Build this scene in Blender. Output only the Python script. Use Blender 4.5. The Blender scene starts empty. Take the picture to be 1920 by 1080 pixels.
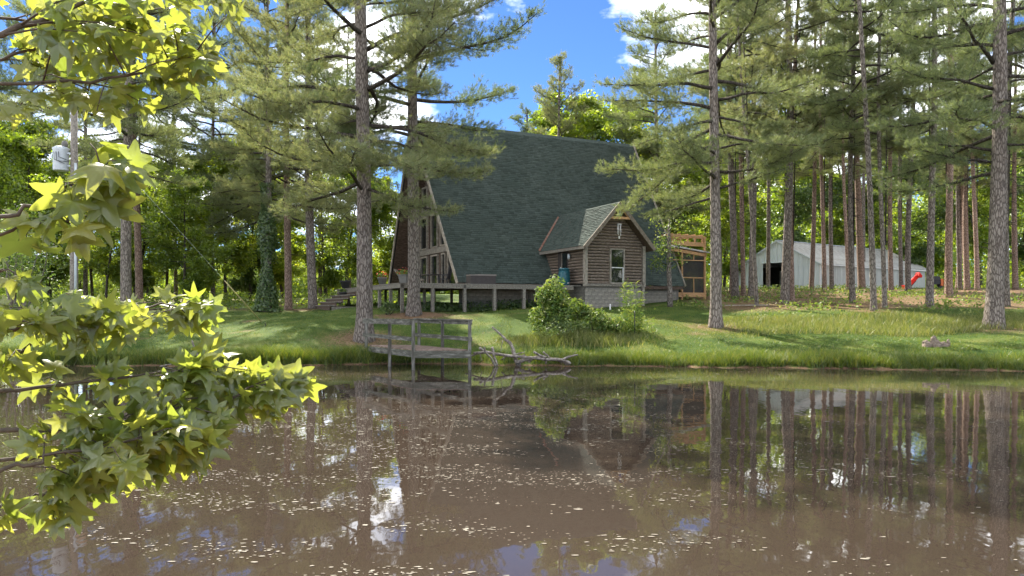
import bpy, math, random
import numpy as np
from mathutils import Vector, Matrix, Euler

# ------------------------------------------------------------------ camera, sky, sun, exposure
sc = bpy.context.scene
C = sc.collection
FPX, CH, HZN = 1400.0, 2.0, 578.0     # focal length in photo pixels, eye height above the water, horizon row
cam_d = bpy.data.cameras.new('camera'); cam = bpy.data.objects.new('camera', cam_d); C.objects.link(cam)
cam.location = (0, 0, CH); cam.rotation_euler = (math.radians(90), 0, 0)
cam_d.sensor_width = 36.0; cam_d.lens = 36.0 * FPX / 1920.0; cam_d.shift_y = (HZN-540)/1920.0; cam_d.clip_end = 3000; cam_d.clip_start = 0.05
sc.camera = cam
SUN_EL, SUN_AZ = math.radians(40), math.radians(-28)      # azimuth from +Y, negative = to the left
SUN = Vector((math.sin(SUN_AZ) * math.cos(SUN_EL), math.cos(SUN_AZ) * math.cos(SUN_EL), math.sin(SUN_EL)))
world = bpy.data.worlds.new('World'); sc.world = world; world.use_nodes = True
wt = world.node_tree; wt.nodes.clear()
def wn(t): return wt.nodes.new(t)
wo = wn('ShaderNodeOutputWorld'); bg = wn('ShaderNodeBackground'); sky = wn('ShaderNodeTexSky')
sky.sky_type = 'NISHITA'; sky.sun_disc = False; sky.sun_elevation = SUN_EL; sky.sun_rotation = SUN_AZ
sky.air_density = 1.0; sky.dust_density = 0.05; sky.ozone_density = 4.0; sky.altitude = 3000
bg.inputs['Strength'].default_value = 0.15
tc = wn('ShaderNodeTexCoord'); mp = wn('ShaderNodeMapping'); mp.inputs['Scale'].default_value = (1.0, 1.0, 2.2)
mp.inputs['Location'].default_value = (9.49, 5.33, 7.41)
nz = wn('ShaderNodeTexNoise'); nz.inputs['Scale'].default_value = 3.2; nz.inputs['Detail'].default_value = 8; nz.inputs['Roughness'].default_value = 0.55
rp = wn('ShaderNodeValToRGB'); rp.color_ramp.elements[0].position = 0.47; rp.color_ramp.elements[1].position = 0.63
mx = wn('ShaderNodeMixRGB'); mx.inputs['Color2'].default_value = (5.4, 5.4, 5.3, 1)
wt.links.new(tc.outputs['Generated'], mp.inputs['Vector']); wt.links.new(mp.outputs['Vector'], nz.inputs['Vector'])
wt.links.new(nz.outputs['Fac'], rp.inputs['Fac']); wt.links.new(rp.outputs['Color'], mx.inputs['Fac'])
tn = wn('ShaderNodeMixRGB'); tn.blend_type = 'MULTIPLY'; tn.inputs['Fac'].default_value = 1; tn.inputs['Color2'].default_value = (0.11, 0.142, 0.18, 1)
wt.links.new(sky.outputs['Color'], tn.inputs['Color1']); wt.links.new(tn.outputs['Color'], mx.inputs['Color1']); wt.links.new(mx.outputs['Color'], bg.inputs['Color'])
wt.links.new(bg.outputs['Background'], wo.inputs['Surface'])
sd = bpy.data.lights.new('sun', 'SUN'); sun = bpy.data.objects.new('sun', sd); C.objects.link(sun)
sd.energy = 2.0; sd.angle = math.radians(0.53); sd.color = (1.0, 0.93, 0.80)
sun.rotation_euler = SUN.to_track_quat('Z', 'Y').to_euler(); sun.location = (-20, 40, 60)
sc.view_settings.view_transform = 'Standard'; sc.view_settings.look = 'None'
sc.view_settings.exposure = 2.95; sc.view_settings.gamma = 1.0; sc.view_settings.use_curve_mapping = False
try:
    sc.cycles.max_bounces = 7; sc.cycles.diffuse_bounces = 3; sc.cycles.glossy_bounces = 3
    sc.cycles.transmission_bounces = 5; sc.cycles.transparent_max_bounces = 6
    sc.cycles.sample_clamp_indirect = 6.0; sc.cycles.use_denoising = True
    sc.cycles.caustics_reflective = False; sc.cycles.caustics_refractive = False
except Exception: pass

rng = np.random.default_rng(7)
rnd = random.Random(11)

# ------------------------------------------------------------------ helpers
def at(px, py, Y):
    return Vector(((px - 960) / FPX * Y, Y, CH - (py - HZN) / FPX * Y))

def smooth(e0, e1, x):
    t = np.clip((np.asarray(x, float) - e0) / (e1 - e0), 0, 1); return t * t * (3 - 2 * t)

def tag(o, label=None, cat=None, group=None, kind=None):
    if label: o['label'] = label
    if cat: o['category'] = cat
    if group: o['group'] = group
    if kind: o['kind'] = kind
    return o

def thing(name, label, cat, loc=(0, 0, 0), rz=0.0, group=None):
    o = bpy.data.objects.new(name, None); o.empty_display_size = 0.2; C.objects.link(o)
    o.location = loc; o.rotation_euler = (0, 0, rz)
    return tag(o, label, cat, group)

def link(name, me, parent=None, loc=(0, 0, 0), rot=(0, 0, 0), scale=(1, 1, 1)):
    o = bpy.data.objects.new(name, me); C.objects.link(o)
    if parent: o.parent = parent
    o.location = loc; o.rotation_euler = rot; o.scale = scale
    return o

def np_mesh(name, V, F, mat, smooth_sh=False, col=None):
    """V (n,3), F (m,k) all of the same corner count"""
    V = np.ascontiguousarray(V, np.float32); F = np.ascontiguousarray(F, np.int32)
    me = bpy.data.meshes.new(name); k = F.shape[1]
    me.vertices.add(len(V)); me.vertices.foreach_set('co', V.ravel())
    me.loops.add(F.size); me.loops.foreach_set('vertex_index', F.ravel())
    me.polygons.add(len(F)); me.polygons.foreach_set('loop_start', np.arange(0, F.size, k, dtype=np.int32))
    me.polygons.foreach_set('loop_total', np.full(len(F), k, np.int32))
    if smooth_sh: me.polygons.foreach_set('use_smooth', np.ones(len(F), bool))
    if col is not None:
        a = me.color_attributes.new('tint', 'FLOAT_COLOR', 'POINT')
        a.data.foreach_set('color', np.ascontiguousarray(col, np.float32).ravel())
    me.update(calc_edges=True); me.materials.append(mat)
    return me

class MB:
    def __init__(s): s.v = []; s.f = []; s.sm = []
    def add(s, vs, fs, sm=False):
        n = len(s.v); s.v += [tuple(v) for v in vs]; s.f += [tuple(n + i for i in f) for f in fs]; s.sm += [sm] * len(fs); return s
    def box(s, x0, x1, y0, y1, z0, z1):
        return s.add([(x0,y0,z0),(x1,y0,z0),(x1,y1,z0),(x0,y1,z0),(x0,y0,z1),(x1,y0,z1),(x1,y1,z1),(x0,y1,z1)],
            [(0,3,2,1),(4,5,6,7),(0,1,5,4),(1,2,6,5),(2,3,7,6),(3,0,4,7)])
    def beam(s, p, q, w, h, up=(0,0,1)):
        p = Vector(p); q = Vector(q); d = (q - p).normalized(); up = Vector(up)
        sx = d.cross(up)
        if sx.length < 1e-4: sx = d.cross(Vector((0,1,0)))
        sx.normalize(); sz = sx.cross(d).normalized(); sx *= w/2; sz *= h/2
        vs = [p-sx-sz, p+sx-sz, p+sx+sz, p-sx+sz, q-sx-sz, q+sx-sz, q+sx+sz, q-sx+sz]
        return s.add(vs, [(0,1,2,3),(7,6,5,4),(0,4,5,1),(1,5,6,2),(2,6,7,3),(3,7,4,0)])
    def prism(s, poly, ext):
        n = len(poly); e = Vector(ext); a = [Vector(p) for p in poly]; b = [p + e for p in a]
        fs = [tuple(range(n))[::-1], tuple(range(n, 2*n))] + [(i, (i+1) % n, n + (i+1) % n, n + i) for i in range(n)]
        return s.add(a + b, fs)
    def tube(s, pts, rad, n=8, sm=True, wob=0.0, seed=0):
        pts = [Vector(p) for p in pts]; R = random.Random(seed); vs = []; k = len(pts)
        ref = Vector((0.13, 0.97, 0.21))
        for i, p in enumerate(pts):
            d = (pts[min(i+1, k-1)] - pts[max(i-1, 0)]).normalized()
            x = d.cross(ref)
            if x.length < 1e-3: x = d.cross(Vector((1,0,0)))
            x.normalize(); y = d.cross(x)
            for j in range(n):
                a = 2*math.pi*j/n; r = rad[i] * (1 + wob * (R.random() - .5))
                vs.append(p + x*(r*math.cos(a)) + y*(r*math.sin(a)))
        fs = [(i*n+j, i*n+(j+1) % n, (i+1)*n+(j+1) % n, (i+1)*n+j) for i in range(k-1) for j in range(n)]
        s.add(vs, fs, sm)
        m = len(s.v) - len(vs)
        s.f += [tuple(m + j for j in range(n))[::-1], tuple(m + (k-1)*n + j for j in range(n))]; s.sm += [False, False]
        return s
    def mesh(s, name, mat, off=(0,0,0)):
        me = bpy.data.meshes.new(name)
        me.from_pydata([(x-off[0], y-off[1], z-off[2]) for x, y, z in s.v], [], s.f)
        me.polygons.foreach_set('use_smooth', s.sm); me.materials.append(mat); me.update()
        return me
    def build(s, name, mat, parent=None, off=(0,0,0)):
        return link(name, s.mesh(name, mat, off), parent)

# ------------------------------------------------------------------ materials
def newmat(name):
    m = bpy.data.materials.new(name); m.use_nodes = True; nt = m.node_tree
    return m, nt, nt.nodes['Principled BSDF']
def ramp(nt, stops):
    r = nt.nodes.new('ShaderNodeValToRGB'); e = r.color_ramp.elements
    while len(e) < len(stops): e.new(0.5)
    for i, (p, c) in enumerate(stops): e[i].position = p; e[i].color = (c[0], c[1], c[2], 1)
    return r
def noisy(name, cols, scale=4, stretch=(1,1,1), rough=0.8, bump=0.3, detail=6, dist=0.02, spec=0.3, island=0.0, metal=0.0, lo=0.3, hi=0.7):
    m, nt, b = newmat(name); L = nt.links
    t = nt.nodes.new('ShaderNodeTexCoord'); mpn = nt.nodes.new('ShaderNodeMapping'); mpn.inputs['Scale'].default_value = stretch
    n = nt.nodes.new('ShaderNodeTexNoise'); n.inputs['Scale'].default_value = scale; n.inputs['Detail'].default_value = detail; n.inputs['Roughness'].default_value = 0.62
    L.new(t.outputs['Object'], mpn.inputs['Vector']); L.new(mpn.outputs['Vector'], n.inputs['Vector'])
    k = len(cols); r = ramp(nt, [(lo + (hi-lo)*i/max(1, k-1), c) for i, c in enumerate(cols)])
    L.new(n.outputs['Fac'], r.inputs['Fac']); out = r.outputs['Color']
    if island:
        oi = nt.nodes.new('ShaderNodeObjectInfo'); g = nt.nodes.new('ShaderNodeNewGeometry')
        ad = nt.nodes.new('ShaderNodeMath'); ad.operation = 'ADD'; L.new(oi.outputs['Random'], ad.inputs[0]); L.new(g.outputs['Random Per Island'], ad.inputs[1])
        mr = nt.nodes.new('ShaderNodeMapRange'); mr.inputs['From Max'].default_value = 2; mr.inputs['To Min'].default_value = 1-island; mr.inputs['To Max'].default_value = 1+island
        hs = nt.nodes.new('ShaderNodeHueSaturation'); L.new(ad.outputs[0], mr.inputs['Value']); L.new(mr.outputs[0], hs.inputs['Value']); L.new(out, hs.inputs['Color']); out = hs.outputs['Color']
    L.new(out, b.inputs['Base Color'])
    b.inputs['Roughness'].default_value = rough; b.inputs['Specular IOR Level'].default_value = spec; b.inputs['Metallic'].default_value = metal
    if bump:
        bp = nt.nodes.new('ShaderNodeBump'); bp.inputs['Strength'].default_value = bump; bp.inputs['Distance'].default_value = dist
        L.new(n.outputs['Fac'], bp.inputs['Height']); L.new(bp.outputs['Normal'], b.inputs['Normal'])
    return m
def leafy(name, cols, trans=0.4, tcol=None, rough=0.45, gloss=0.06, objvar=0.12):
    """thin leaf: diffuse + translucent + a little gloss; colour varies by leaf and by plant"""
    m = bpy.data.materials.new(name); m.use_nodes = True; nt = m.node_tree; L = nt.links; nt.nodes.clear()
    N = nt.nodes.new; o = N('ShaderNodeOutputMaterial'); g = N('ShaderNodeNewGeometry'); oi = N('ShaderNodeObjectInfo')
    r = ramp(nt, [(i / max(1, len(cols)-1), c) for i, c in enumerate(cols)])
    ad = N('ShaderNodeMath'); ad.operation = 'MULTIPLY_ADD'; ad.inputs[1].default_value = objvar*4
    L.new(oi.outputs['Random'], ad.inputs[0]); ad.inputs[2].default_value = 0
    a2 = N('ShaderNodeMath'); a2.operation = 'ADD'; L.new(g.outputs['Random Per Island'], a2.inputs[0]); L.new(ad.outputs[0], a2.inputs[1])
    mr = N('ShaderNodeMapRange'); mr.inputs['From Max'].default_value = 1 + objvar*4; L.new(a2.outputs[0], mr.inputs['Value']); L.new(mr.outputs[0], r.inputs['Fac'])
    d = N('ShaderNodeBsdfDiffuse'); t = N('ShaderNodeBsdfTranslucent'); gl = N('ShaderNodeBsdfGlossy'); gl.inputs['Roughness'].default_value = rough
    tc_ = N('ShaderNodeMixRGB'); tc_.blend_type = 'MULTIPLY'; tc_.inputs['Fac'].default_value = 1; tc_.inputs['Color2'].default_value = (*(tcol or (1.3, 1.25, 0.6)), 1)
    L.new(r.outputs['Color'], d.inputs['Color']); L.new(r.outputs['Color'], tc_.inputs['Color1']); L.new(tc_.outputs['Color'], t.inputs['Color'])
    m1 = N('ShaderNodeMixShader'); m1.inputs['Fac'].default_value = trans; L.new(d.outputs[0], m1.inputs[1]); L.new(t.outputs[0], m1.inputs[2])
    m2 = N('ShaderNodeMixShader'); m2.inputs['Fac'].default_value = gloss; L.new(m1.outputs[0], m2.inputs[1]); L.new(gl.outputs[0], m2.inputs[2])
    L.new(m2.outputs[0], o.inputs['Surface'])
    return m
def plain(name, col, rough=0.6, metal=0.0, spec=0.4):
    return noisy(name, [tuple(c*0.85 for c in col), tuple(min(1, c*1.12) for c in col)], scale=6, rough=rough, bump=0.05, metal=metal, spec=spec)

def bark_mat(name, dark, mid, light, sc_=1.0):
    m, nt, b = newmat(name); L = nt.links; N = nt.nodes.new
    t = N('ShaderNodeTexCoord'); mpn = N('ShaderNodeMapping'); mpn.inputs['Scale'].default_value = (24*sc_, 24*sc_, 6.5*sc_)
    n0 = N('ShaderNodeTexNoise'); n0.inputs['Scale'].default_value = 1.5; n0.inputs['Detail'].default_value = 3
    mixv = N('ShaderNodeMixRGB'); mixv.inputs['Fac'].default_value = 0.45
    v = N('ShaderNodeTexVoronoi'); v.feature = 'DISTANCE_TO_EDGE'; v.inputs['Scale'].default_value = 1.0
    n = N('ShaderNodeTexNoise'); n.inputs['Scale'].default_value = 1.1; n.inputs['Detail'].default_value = 8; n.inputs['Roughness'].default_value = .7
    L.new(t.outputs['Object'], mpn.inputs['Vector']); L.new(mpn.outputs['Vector'], n0.inputs['Vector']); L.new(mpn.outputs['Vector'], mixv.inputs['Color1']); L.new(n0.outputs['Color'], mixv.inputs['Color2'])
    L.new(mixv.outputs['Color'], v.inputs['Vector']); L.new(mpn.outputs['Vector'], n.inputs['Vector'])
    mr = N('ShaderNodeMapRange'); mr.inputs['From Max'].default_value = 0.22; L.new(v.outputs['Distance'], mr.inputs['Value'])
    mu = N('ShaderNodeMath'); mu.operation = 'MULTIPLY'; L.new(mr.outputs[0], mu.inputs[0]); L.new(n.outputs['Fac'], mu.inputs[1])
    r = ramp(nt, [(0.0, dark), (0.28, mid), (0.62, light)]); L.new(mu.outputs[0], r.inputs['Fac'])
    oi = N('ShaderNodeObjectInfo'); hs = N('ShaderNodeHueSaturation'); mr2 = N('ShaderNodeMapRange'); mr2.inputs['To Min'].default_value = 0.75; mr2.inputs['To Max'].default_value = 1.2
    L.new(oi.outputs['Random'], mr2.inputs['Value']); L.new(mr2.outputs[0], hs.inputs['Value']); L.new(r.outputs['Color'], hs.inputs['Color']); L.new(hs.outputs['Color'], b.inputs['Base Color'])
    bp = N('ShaderNodeBump'); bp.inputs['Strength'].default_value = 0.9; bp.inputs['Distance'].default_value = 0.04; L.new(mu.outputs[0], bp.inputs['Height']); L.new(bp.outputs['Normal'], b.inputs['Normal'])
    b.inputs['Roughness'].default_value = 0.9; b.inputs['Specular IOR Level'].default_value = 0.15
    return m

M = {}
M['bark'] = bark_mat('pine_bark', (0.085,0.070,0.058), (0.195,0.162,0.136), (0.36,0.315,0.27))
M['bark_red'] = bark_mat('red_pine_bark', (0.11,0.075,0.058), (0.27,0.185,0.14), (0.45,0.34,0.27), 1.2)
M['bark_dark'] = bark_mat('hardwood_bark', (0.02,0.017,0.014), (0.075,0.062,0.05), (0.16,0.14,0.115), 1.6)
M['needle'] = leafy('pine_needles', [(0.085,0.135,0.065), (0.145,0.195,0.085), (0.215,0.245,0.11), (0.31,0.28,0.15)], trans=0.46, tcol=(1.25,1.2,0.75), gloss=0.05, rough=0.5, objvar=0.16)
M['leaf'] = leafy('hardwood_leaves', [(0.085,0.15,0.022), (0.145,0.225,0.032), (0.21,0.285,0.045), (0.30,0.335,0.065)], trans=0.6, tcol=(1.75,1.6,0.5), objvar=0.12)
M['leaf_dark'] = leafy('dark_leaves', [(0.05,0.10,0.032), (0.085,0.15,0.042), (0.13,0.20,0.052), (0.20,0.25,0.07)], trans=0.52, objvar=0.10)
M['leaf_bush'] = leafy('bush_leaves', [(0.06,0.125,0.03), (0.11,0.185,0.035), (0.18,0.245,0.05), (0.30,0.31,0.11)], trans=0.4, objvar=0.05, gloss=0.03)
M['leaf_gum'] = leafy('sweetgum_leaves', [(0.068,0.125,0.022), (0.115,0.175,0.03), (0.165,0.215,0.04), (0.22,0.255,0.06)], trans=0.64, tcol=(2.05,1.7,1.1), gloss=0.055, rough=0.32, objvar=0.25)
M['grass'] = leafy('grass_blades', [(0.04,0.085,0.011), (0.075,0.128,0.015), (0.125,0.17,0.022), (0.21,0.21,0.05)], trans=0.42, tcol=(1.45,1.35,0.5), objvar=0.02, gloss=0.05)
M['straw_grass'] = leafy('seeding_grass', [(0.065,0.11,0.018), (0.12,0.165,0.03), (0.20,0.215,0.06), (0.31,0.28,0.11)], trans=0.42, objvar=0.02, gloss=0.05)
M['old_wood'] = noisy('weathered_lumber', [(0.10,0.085,0.068), (0.20,0.178,0.145), (0.31,0.285,0.24)], scale=5, stretch=(3,3,3), rough=0.9, bump=0.35, island=0.16)
M['jetty_wood'] = noisy('grey_green_lumber', [(0.042,0.042,0.032), (0.10,0.098,0.078), (0.25,0.24,0.21)], scale=14, stretch=(.2,.2,1), rough=0.9, bump=0.4, island=0.15)
M['jetty_post'] = noisy('grey_upright_lumber', [(0.042,0.04,0.031), (0.105,0.10,0.082), (0.26,0.25,0.22)], scale=16, stretch=(1,1,.12), rough=0.9, bump=0.5, island=0.18)
M['gable_trim'] = noisy('brown_weathered_trim', [(0.12,0.095,0.07), (0.20,0.165,0.125), (0.28,0.24,0.19)], scale=7, rough=0.85, bump=0.2)
M['jetty_deck'] = noisy('brown_deck_boards', [(0.11,0.075,0.058), (0.21,0.15,0.118), (0.33,0.26,0.21)], scale=6, rough=0.9, bump=0.35, island=0.25)
M['log'] = noisy('weathered_log_siding', [(0.085,0.062,0.045), (0.185,0.142,0.108), (0.32,0.265,0.21)], scale=5, stretch=(1.2,4,6), rough=0.85, bump=0.3, island=0.22)
M['brown_wood'] = noisy('dark_stained_boards', [(0.045,0.03,0.022), (0.10,0.068,0.05), (0.17,0.12,0.09)], scale=5, stretch=(1,4,4), rough=0.8, bump=0.25, island=0.25)
M['trim'] = noisy('pale_weathered_trim', [(0.17,0.145,0.115), (0.29,0.255,0.205), (0.40,0.36,0.30)], scale=7, rough=0.85, bump=0.2)
M['new_wood'] = noisy('fresh_sawn_lumber', [(0.36,0.20,0.09), (0.52,0.30,0.14), (0.62,0.40,0.21)], scale=6, stretch=(1,1,4), rough=0.75, bump=0.15, island=0.14)
M['block'] = noisy('concrete_blocks', [(0.16,0.145,0.12), (0.26,0.235,0.195), (0.35,0.32,0.27)], scale=5, rough=0.95, bump=0.3, island=0.15)
M['mortar'] = noisy('mortar', [(0.13,0.12,0.10), (0.2,0.185,0.16)], scale=9, rough=0.95, bump=0.2)
M['dark'] = noisy('dark_inside', [(0.012,0.011,0.010), (0.03,0.027,0.024)], scale=3, rough=0.9, bump=0)
M['metal_blue'] = noisy('pale_blue_steel', [(0.62,0.68,0.71), (0.76,0.81,0.83)], scale=2, stretch=(1,1,0.3), rough=0.5, bump=0.05, spec=0.5, island=0.05)
M['metal_grey'] = noisy('grey_green_steel', [(0.44,0.445,0.41), (0.58,0.58,0.53)], scale=2, stretch=(1,1,0.3), rough=0.55, bump=0.05, spec=0.4, island=0.06)
M['metal_roof'] = noisy('dull_steel_roofing', [(0.32,0.27,0.22), (0.50,0.49,0.46), (0.62,0.61,0.58)], scale=1.2, stretch=(1,2,1), rough=0.5, bump=0.05, spec=0.5, island=0.08)
M['white'] = plain('white_paint', (0.72,0.71,0.68)); M['grey_metal'] = plain('grey_steel', (0.55,0.60,0.62), 0.45, 0.2)
M['barrel'] = plain('teal_plastic', (0.016,0.10,0.125), 0.4); M['box_brown'] = plain('brown_resin', (0.055,0.045,0.04), 0.6)
M['box_lid'] = plain('tan_resin', (0.24,0.21,0.18), 0.6); M['black'] = plain('black_paint', (0.02,0.02,0.022), 0.45)
M['planter'] = plain('grey_planter', (0.16,0.155,0.14), 0.8); M['planter_dark'] = plain('dark_planter', (0.05,0.05,0.05), 0.7)
M['red'] = plain('red_paint', (0.62,0.025,0.015), 0.7, 0, .15); M['orange'] = plain('orange_paint', (0.7,0.16,0.03), 0.4); M['blue'] = plain('blue_paint', (0.02,0.07,0.32), 0.35)
M['rust'] = noisy('rusty_flashing', [(0.12,0.055,0.038), (0.22,0.11,0.075), (0.20,0.18,0.15)], scale=6, rough=0.8, bump=0.2)
M['red_flower'] = leafy('red_flowers', [(0.55,0.03,0.02), (0.7,0.09,0.04)], trans=0.3, tcol=(1.2,0.6,0.5))
M['yellow'] = plain('yellow_guard', (0.28,0.24,0.09), 0.6)
M['drift'] = noisy('bleached_driftwood', [(0.085,0.065,0.05), (0.21,0.18,0.15), (0.42,0.38,0.33)], scale=5, stretch=(2,2,2), rough=0.9, bump=0.5, dist=0.03)
M['amber'] = plain('amber_lens', (0.5,0.33,0.2), 0.3)
def glass_mat():
    m, nt, b = newmat('window_glass'); b.inputs['Base Color'].default_value = (0.012,0.016,0.016,1); b.inputs['Roughness'].default_value = 0.03; b.inputs['Specular IOR Level'].default_value = 0.8
    n = nt.nodes.new('ShaderNodeTexNoise'); n.inputs['Scale'].default_value = 1.5; bp = nt.nodes.new('ShaderNodeBump'); bp.inputs['Strength'].default_value = 0.05; bp.inputs['Distance'].default_value = 0.05
    nt.links.new(n.outputs['Fac'], bp.inputs['Height']); nt.links.new(bp.outputs['Normal'], b.inputs['Normal']); return m
M['glass'] = glass_mat()
def screen_mat():
    m, nt, b = newmat('insect_screen'); b.inputs['Base Color'].default_value = (0.05,0.045,0.04,1); b.inputs['Alpha'].default_value = 0.55; b.inputs['Roughness'].default_value = 0.7; return m
M['screen'] = screen_mat()
def shingle_mat():
    m, nt, b = newmat('green_asphalt_shingles'); L = nt.links; N = nt.nodes.new
    a = N('ShaderNodeVertexColor'); a.layer_name = 'tint'; t = N('ShaderNodeTexCoord')
    n = N('ShaderNodeTexNoise'); n.inputs['Scale'].default_value = 0.6; n.inputs['Detail'].default_value = 4
    n2 = N('ShaderNodeTexNoise'); n2.inputs['Scale'].default_value = 60
    L.new(t.outputs['Object'], n.inputs['Vector']); L.new(t.outputs['Object'], n2.inputs['Vector'])
    r = ramp(nt, [(0.3, (0.066,0.086,0.073)), (0.7, (0.084,0.105,0.090))]); L.new(n.outputs['Fac'], r.inputs['Fac'])
    mu = N('ShaderNodeMixRGB'); mu.blend_type = 'MULTIPLY'; mu.inputs['Fac'].default_value = 1; L.new(r.outputs['Color'], mu.inputs['Color1']); L.new(a.outputs['Color'], mu.inputs['Color2'])
    L.new(mu.outputs['Color'], b.inputs['Base Color']); b.inputs['Roughness'].default_value = 0.92; b.inputs['Specular IOR Level'].default_value = 0.2
    bp = N('ShaderNodeBump'); bp.inputs['Strength'].default_value = 0.3; bp.inputs['Distance'].default_value = 0.01; L.new(n2.outputs['Fac'], bp.inputs['Height']); L.new(bp.outputs['Normal'], b.inputs['Normal'])
    return m
M['shingle'] = shingle_mat()

# ------------------------------------------------------------------ ground, pond
def shore(x):
    x = np.asarray(x, float)
    y = np.interp(x, [-60,-20,-14,-8,-6,-4,-1.5,0,2,5,8,12,17,40,60], [27,26.2,25.9,25.8,26.4,27.0,26.6,26.2,25.9,25.5,25.2,24.5,23.5,22,21])
    return y + 0.16*np.sin(x*1.7+np.sin(x*.6)*2) + 0.11*np.sin(x*4.1+1+np.sin(x*1.3)) + 0.07*np.sin(x*9.3+2*np.sin(x*2.2)) + .04*np.sin(x*21+3*np.sin(x*3.1))
PL = ([0,.25,1.2,2.5,5,9,13,20,35,75,200,600], [-.02,.10,.28,.42,.68,.95,1.2,1.38,1.45,1.5,1.6,2])
PM = ([0,.3,1.2,3,5,7,9,12,16,20,28,40,75,200,600], [-.02,.10,.26,.52,.85,1.22,1.52,1.62,1.68,1.7,1.7,1.8,2.2,2.4,2.6])
PR = ([0,.3,1.2,3,5.5,8,11,15,20,25,35,50,75,200,600], [-.02,.12,.32,.55,.80,.97,1.2,1.52,1.78,2.0,2.3,2.64,2.75,2.9,3])
def ground_h(x, y):
    x = np.asarray(x, float); y = np.asarray(y, float)
    s = y - shore(x)
    l = np.interp(s, *PL); m_ = np.interp(s, *PM); r = np.interp(s, *PR)
    xl = x - 0.12*np.maximum(0, y-30)*np.sign(x) * 0.6
    tl = smooth(-14, -5.5, xl); tr = smooth(3.5, 9.5, xl)
    far = l*(1-tl) + (m_*(1-tr) + r*tr)*tl
    far = far + .0271*np.clip(s-1, 0, 62)
    und = 0.05*np.sin(x*.9+y*.5) + 0.04*np.sin(x*.37-y*.71+2) + 0.02*np.sin(x*2.3+y*1.9)
    far = far + und*smooth(1.0, 5, s)
    bed = -1.0*smooth(0, -4, s)*1.0 - 0.02
    near = np.interp(y, [-600,-6,0,2.2,3.2,4.2,6.5], [1.0,.6,.4,.3,.1,-.1,-1.0])
    pond = np.maximum(bed, near)
    side = np.interp(np.abs(x), [40,46,60,300], [-1.2,.4,1.2,2]); pond = np.maximum(pond, side)
    return np.where(s > 0, far, pond)
def gz(x, y): return float(ground_h(x, y))
def solve(px, py, y0=26.0, y1=140.0):
    ys = np.linspace(y0, y1, 2400); xs = (px-960)/FPX*ys
    pr = HZN + (CH - ground_h(xs, ys))*FPX/ys
    i = np.argmax(pr <= py)
    if pr[i] > py: i = len(ys)-1
    return float(xs[i]), float(ys[i])

def ground_mat():
    m, nt, b = newmat('lawn_and_forest_floor'); L = nt.links; N = nt.nodes.new
    t = N('ShaderNodeTexCoord'); a = N('ShaderNodeVertexColor'); a.layer_name = 'tint'
    n = N('ShaderNodeTexNoise'); n.inputs['Scale'].default_value = 0.8; n.inputs['Detail'].default_value = 7
    n2 = N('ShaderNodeTexNoise'); n2.inputs['Scale'].default_value = 14; n2.inputs['Detail'].default_value = 5; n2.inputs['Roughness'].default_value = .7
    for q in (n, n2): L.new(t.outputs['Object'], q.inputs['Vector'])
    g = ramp(nt, [(0.3, (0.032,0.062,0.011)), (0.52, (0.062,0.10,0.017)), (0.72, (0.125,0.14,0.036))]); L.new(n.outputs['Fac'], g.inputs['Fac'])
    s = ramp(nt, [(0.3, (0.085,0.05,0.03)), (0.55, (0.20,0.125,0.075)), (0.75, (0.32,0.22,0.14))]); L.new(n2.outputs['Fac'], s.inputs['Fac'])
    ad = N('ShaderNodeMath'); ad.operation = 'MULTIPLY_ADD'; ad.inputs[1].default_value = 1.5; ad.inputs[2].default_value = -0.75; L.new(n2.outputs['Fac'], ad.inputs[0])
    sp = N('ShaderNodeSeparateColor'); L.new(a.outputs['Color'], sp.inputs[0])
    a2 = N('ShaderNodeMath'); a2.operation = 'ADD'; a2.use_clamp = True; L.new(sp.outputs[0], a2.inputs[0]); L.new(ad.outputs[0], a2.inputs[1])
    mk = N('ShaderNodeMapRange'); mk.inputs['From Min'].default_value = .3; mk.inputs['From Max'].default_value = .62; L.new(a2.outputs[0], mk.inputs['Value'])
    mxn = N('ShaderNodeMixRGB'); L.new(mk.outputs[0], mxn.inputs['Fac']); L.new(g.outputs['Color'], mxn.inputs['Color1']); L.new(s.outputs['Color'], mxn.inputs['Color2'])
    L.new(mxn.outputs['Color'], b.inputs['Base Color']); b.inputs['Roughness'].default_value = .95; b.inputs['Specular IOR Level'].default_value = .1
    bp = N('ShaderNodeBump'); bp.inputs['Strength'].default_value = .8; bp.inputs['Distance'].default_value = .06; L.new(n2.outputs['Fac'], bp.inputs['Height']); L.new(bp.outputs['Normal'], b.inputs['Normal'])
    return m
STRAW = []       # (x, y, radius, amount): bare pine-straw patches, filled by the tree list below

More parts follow.
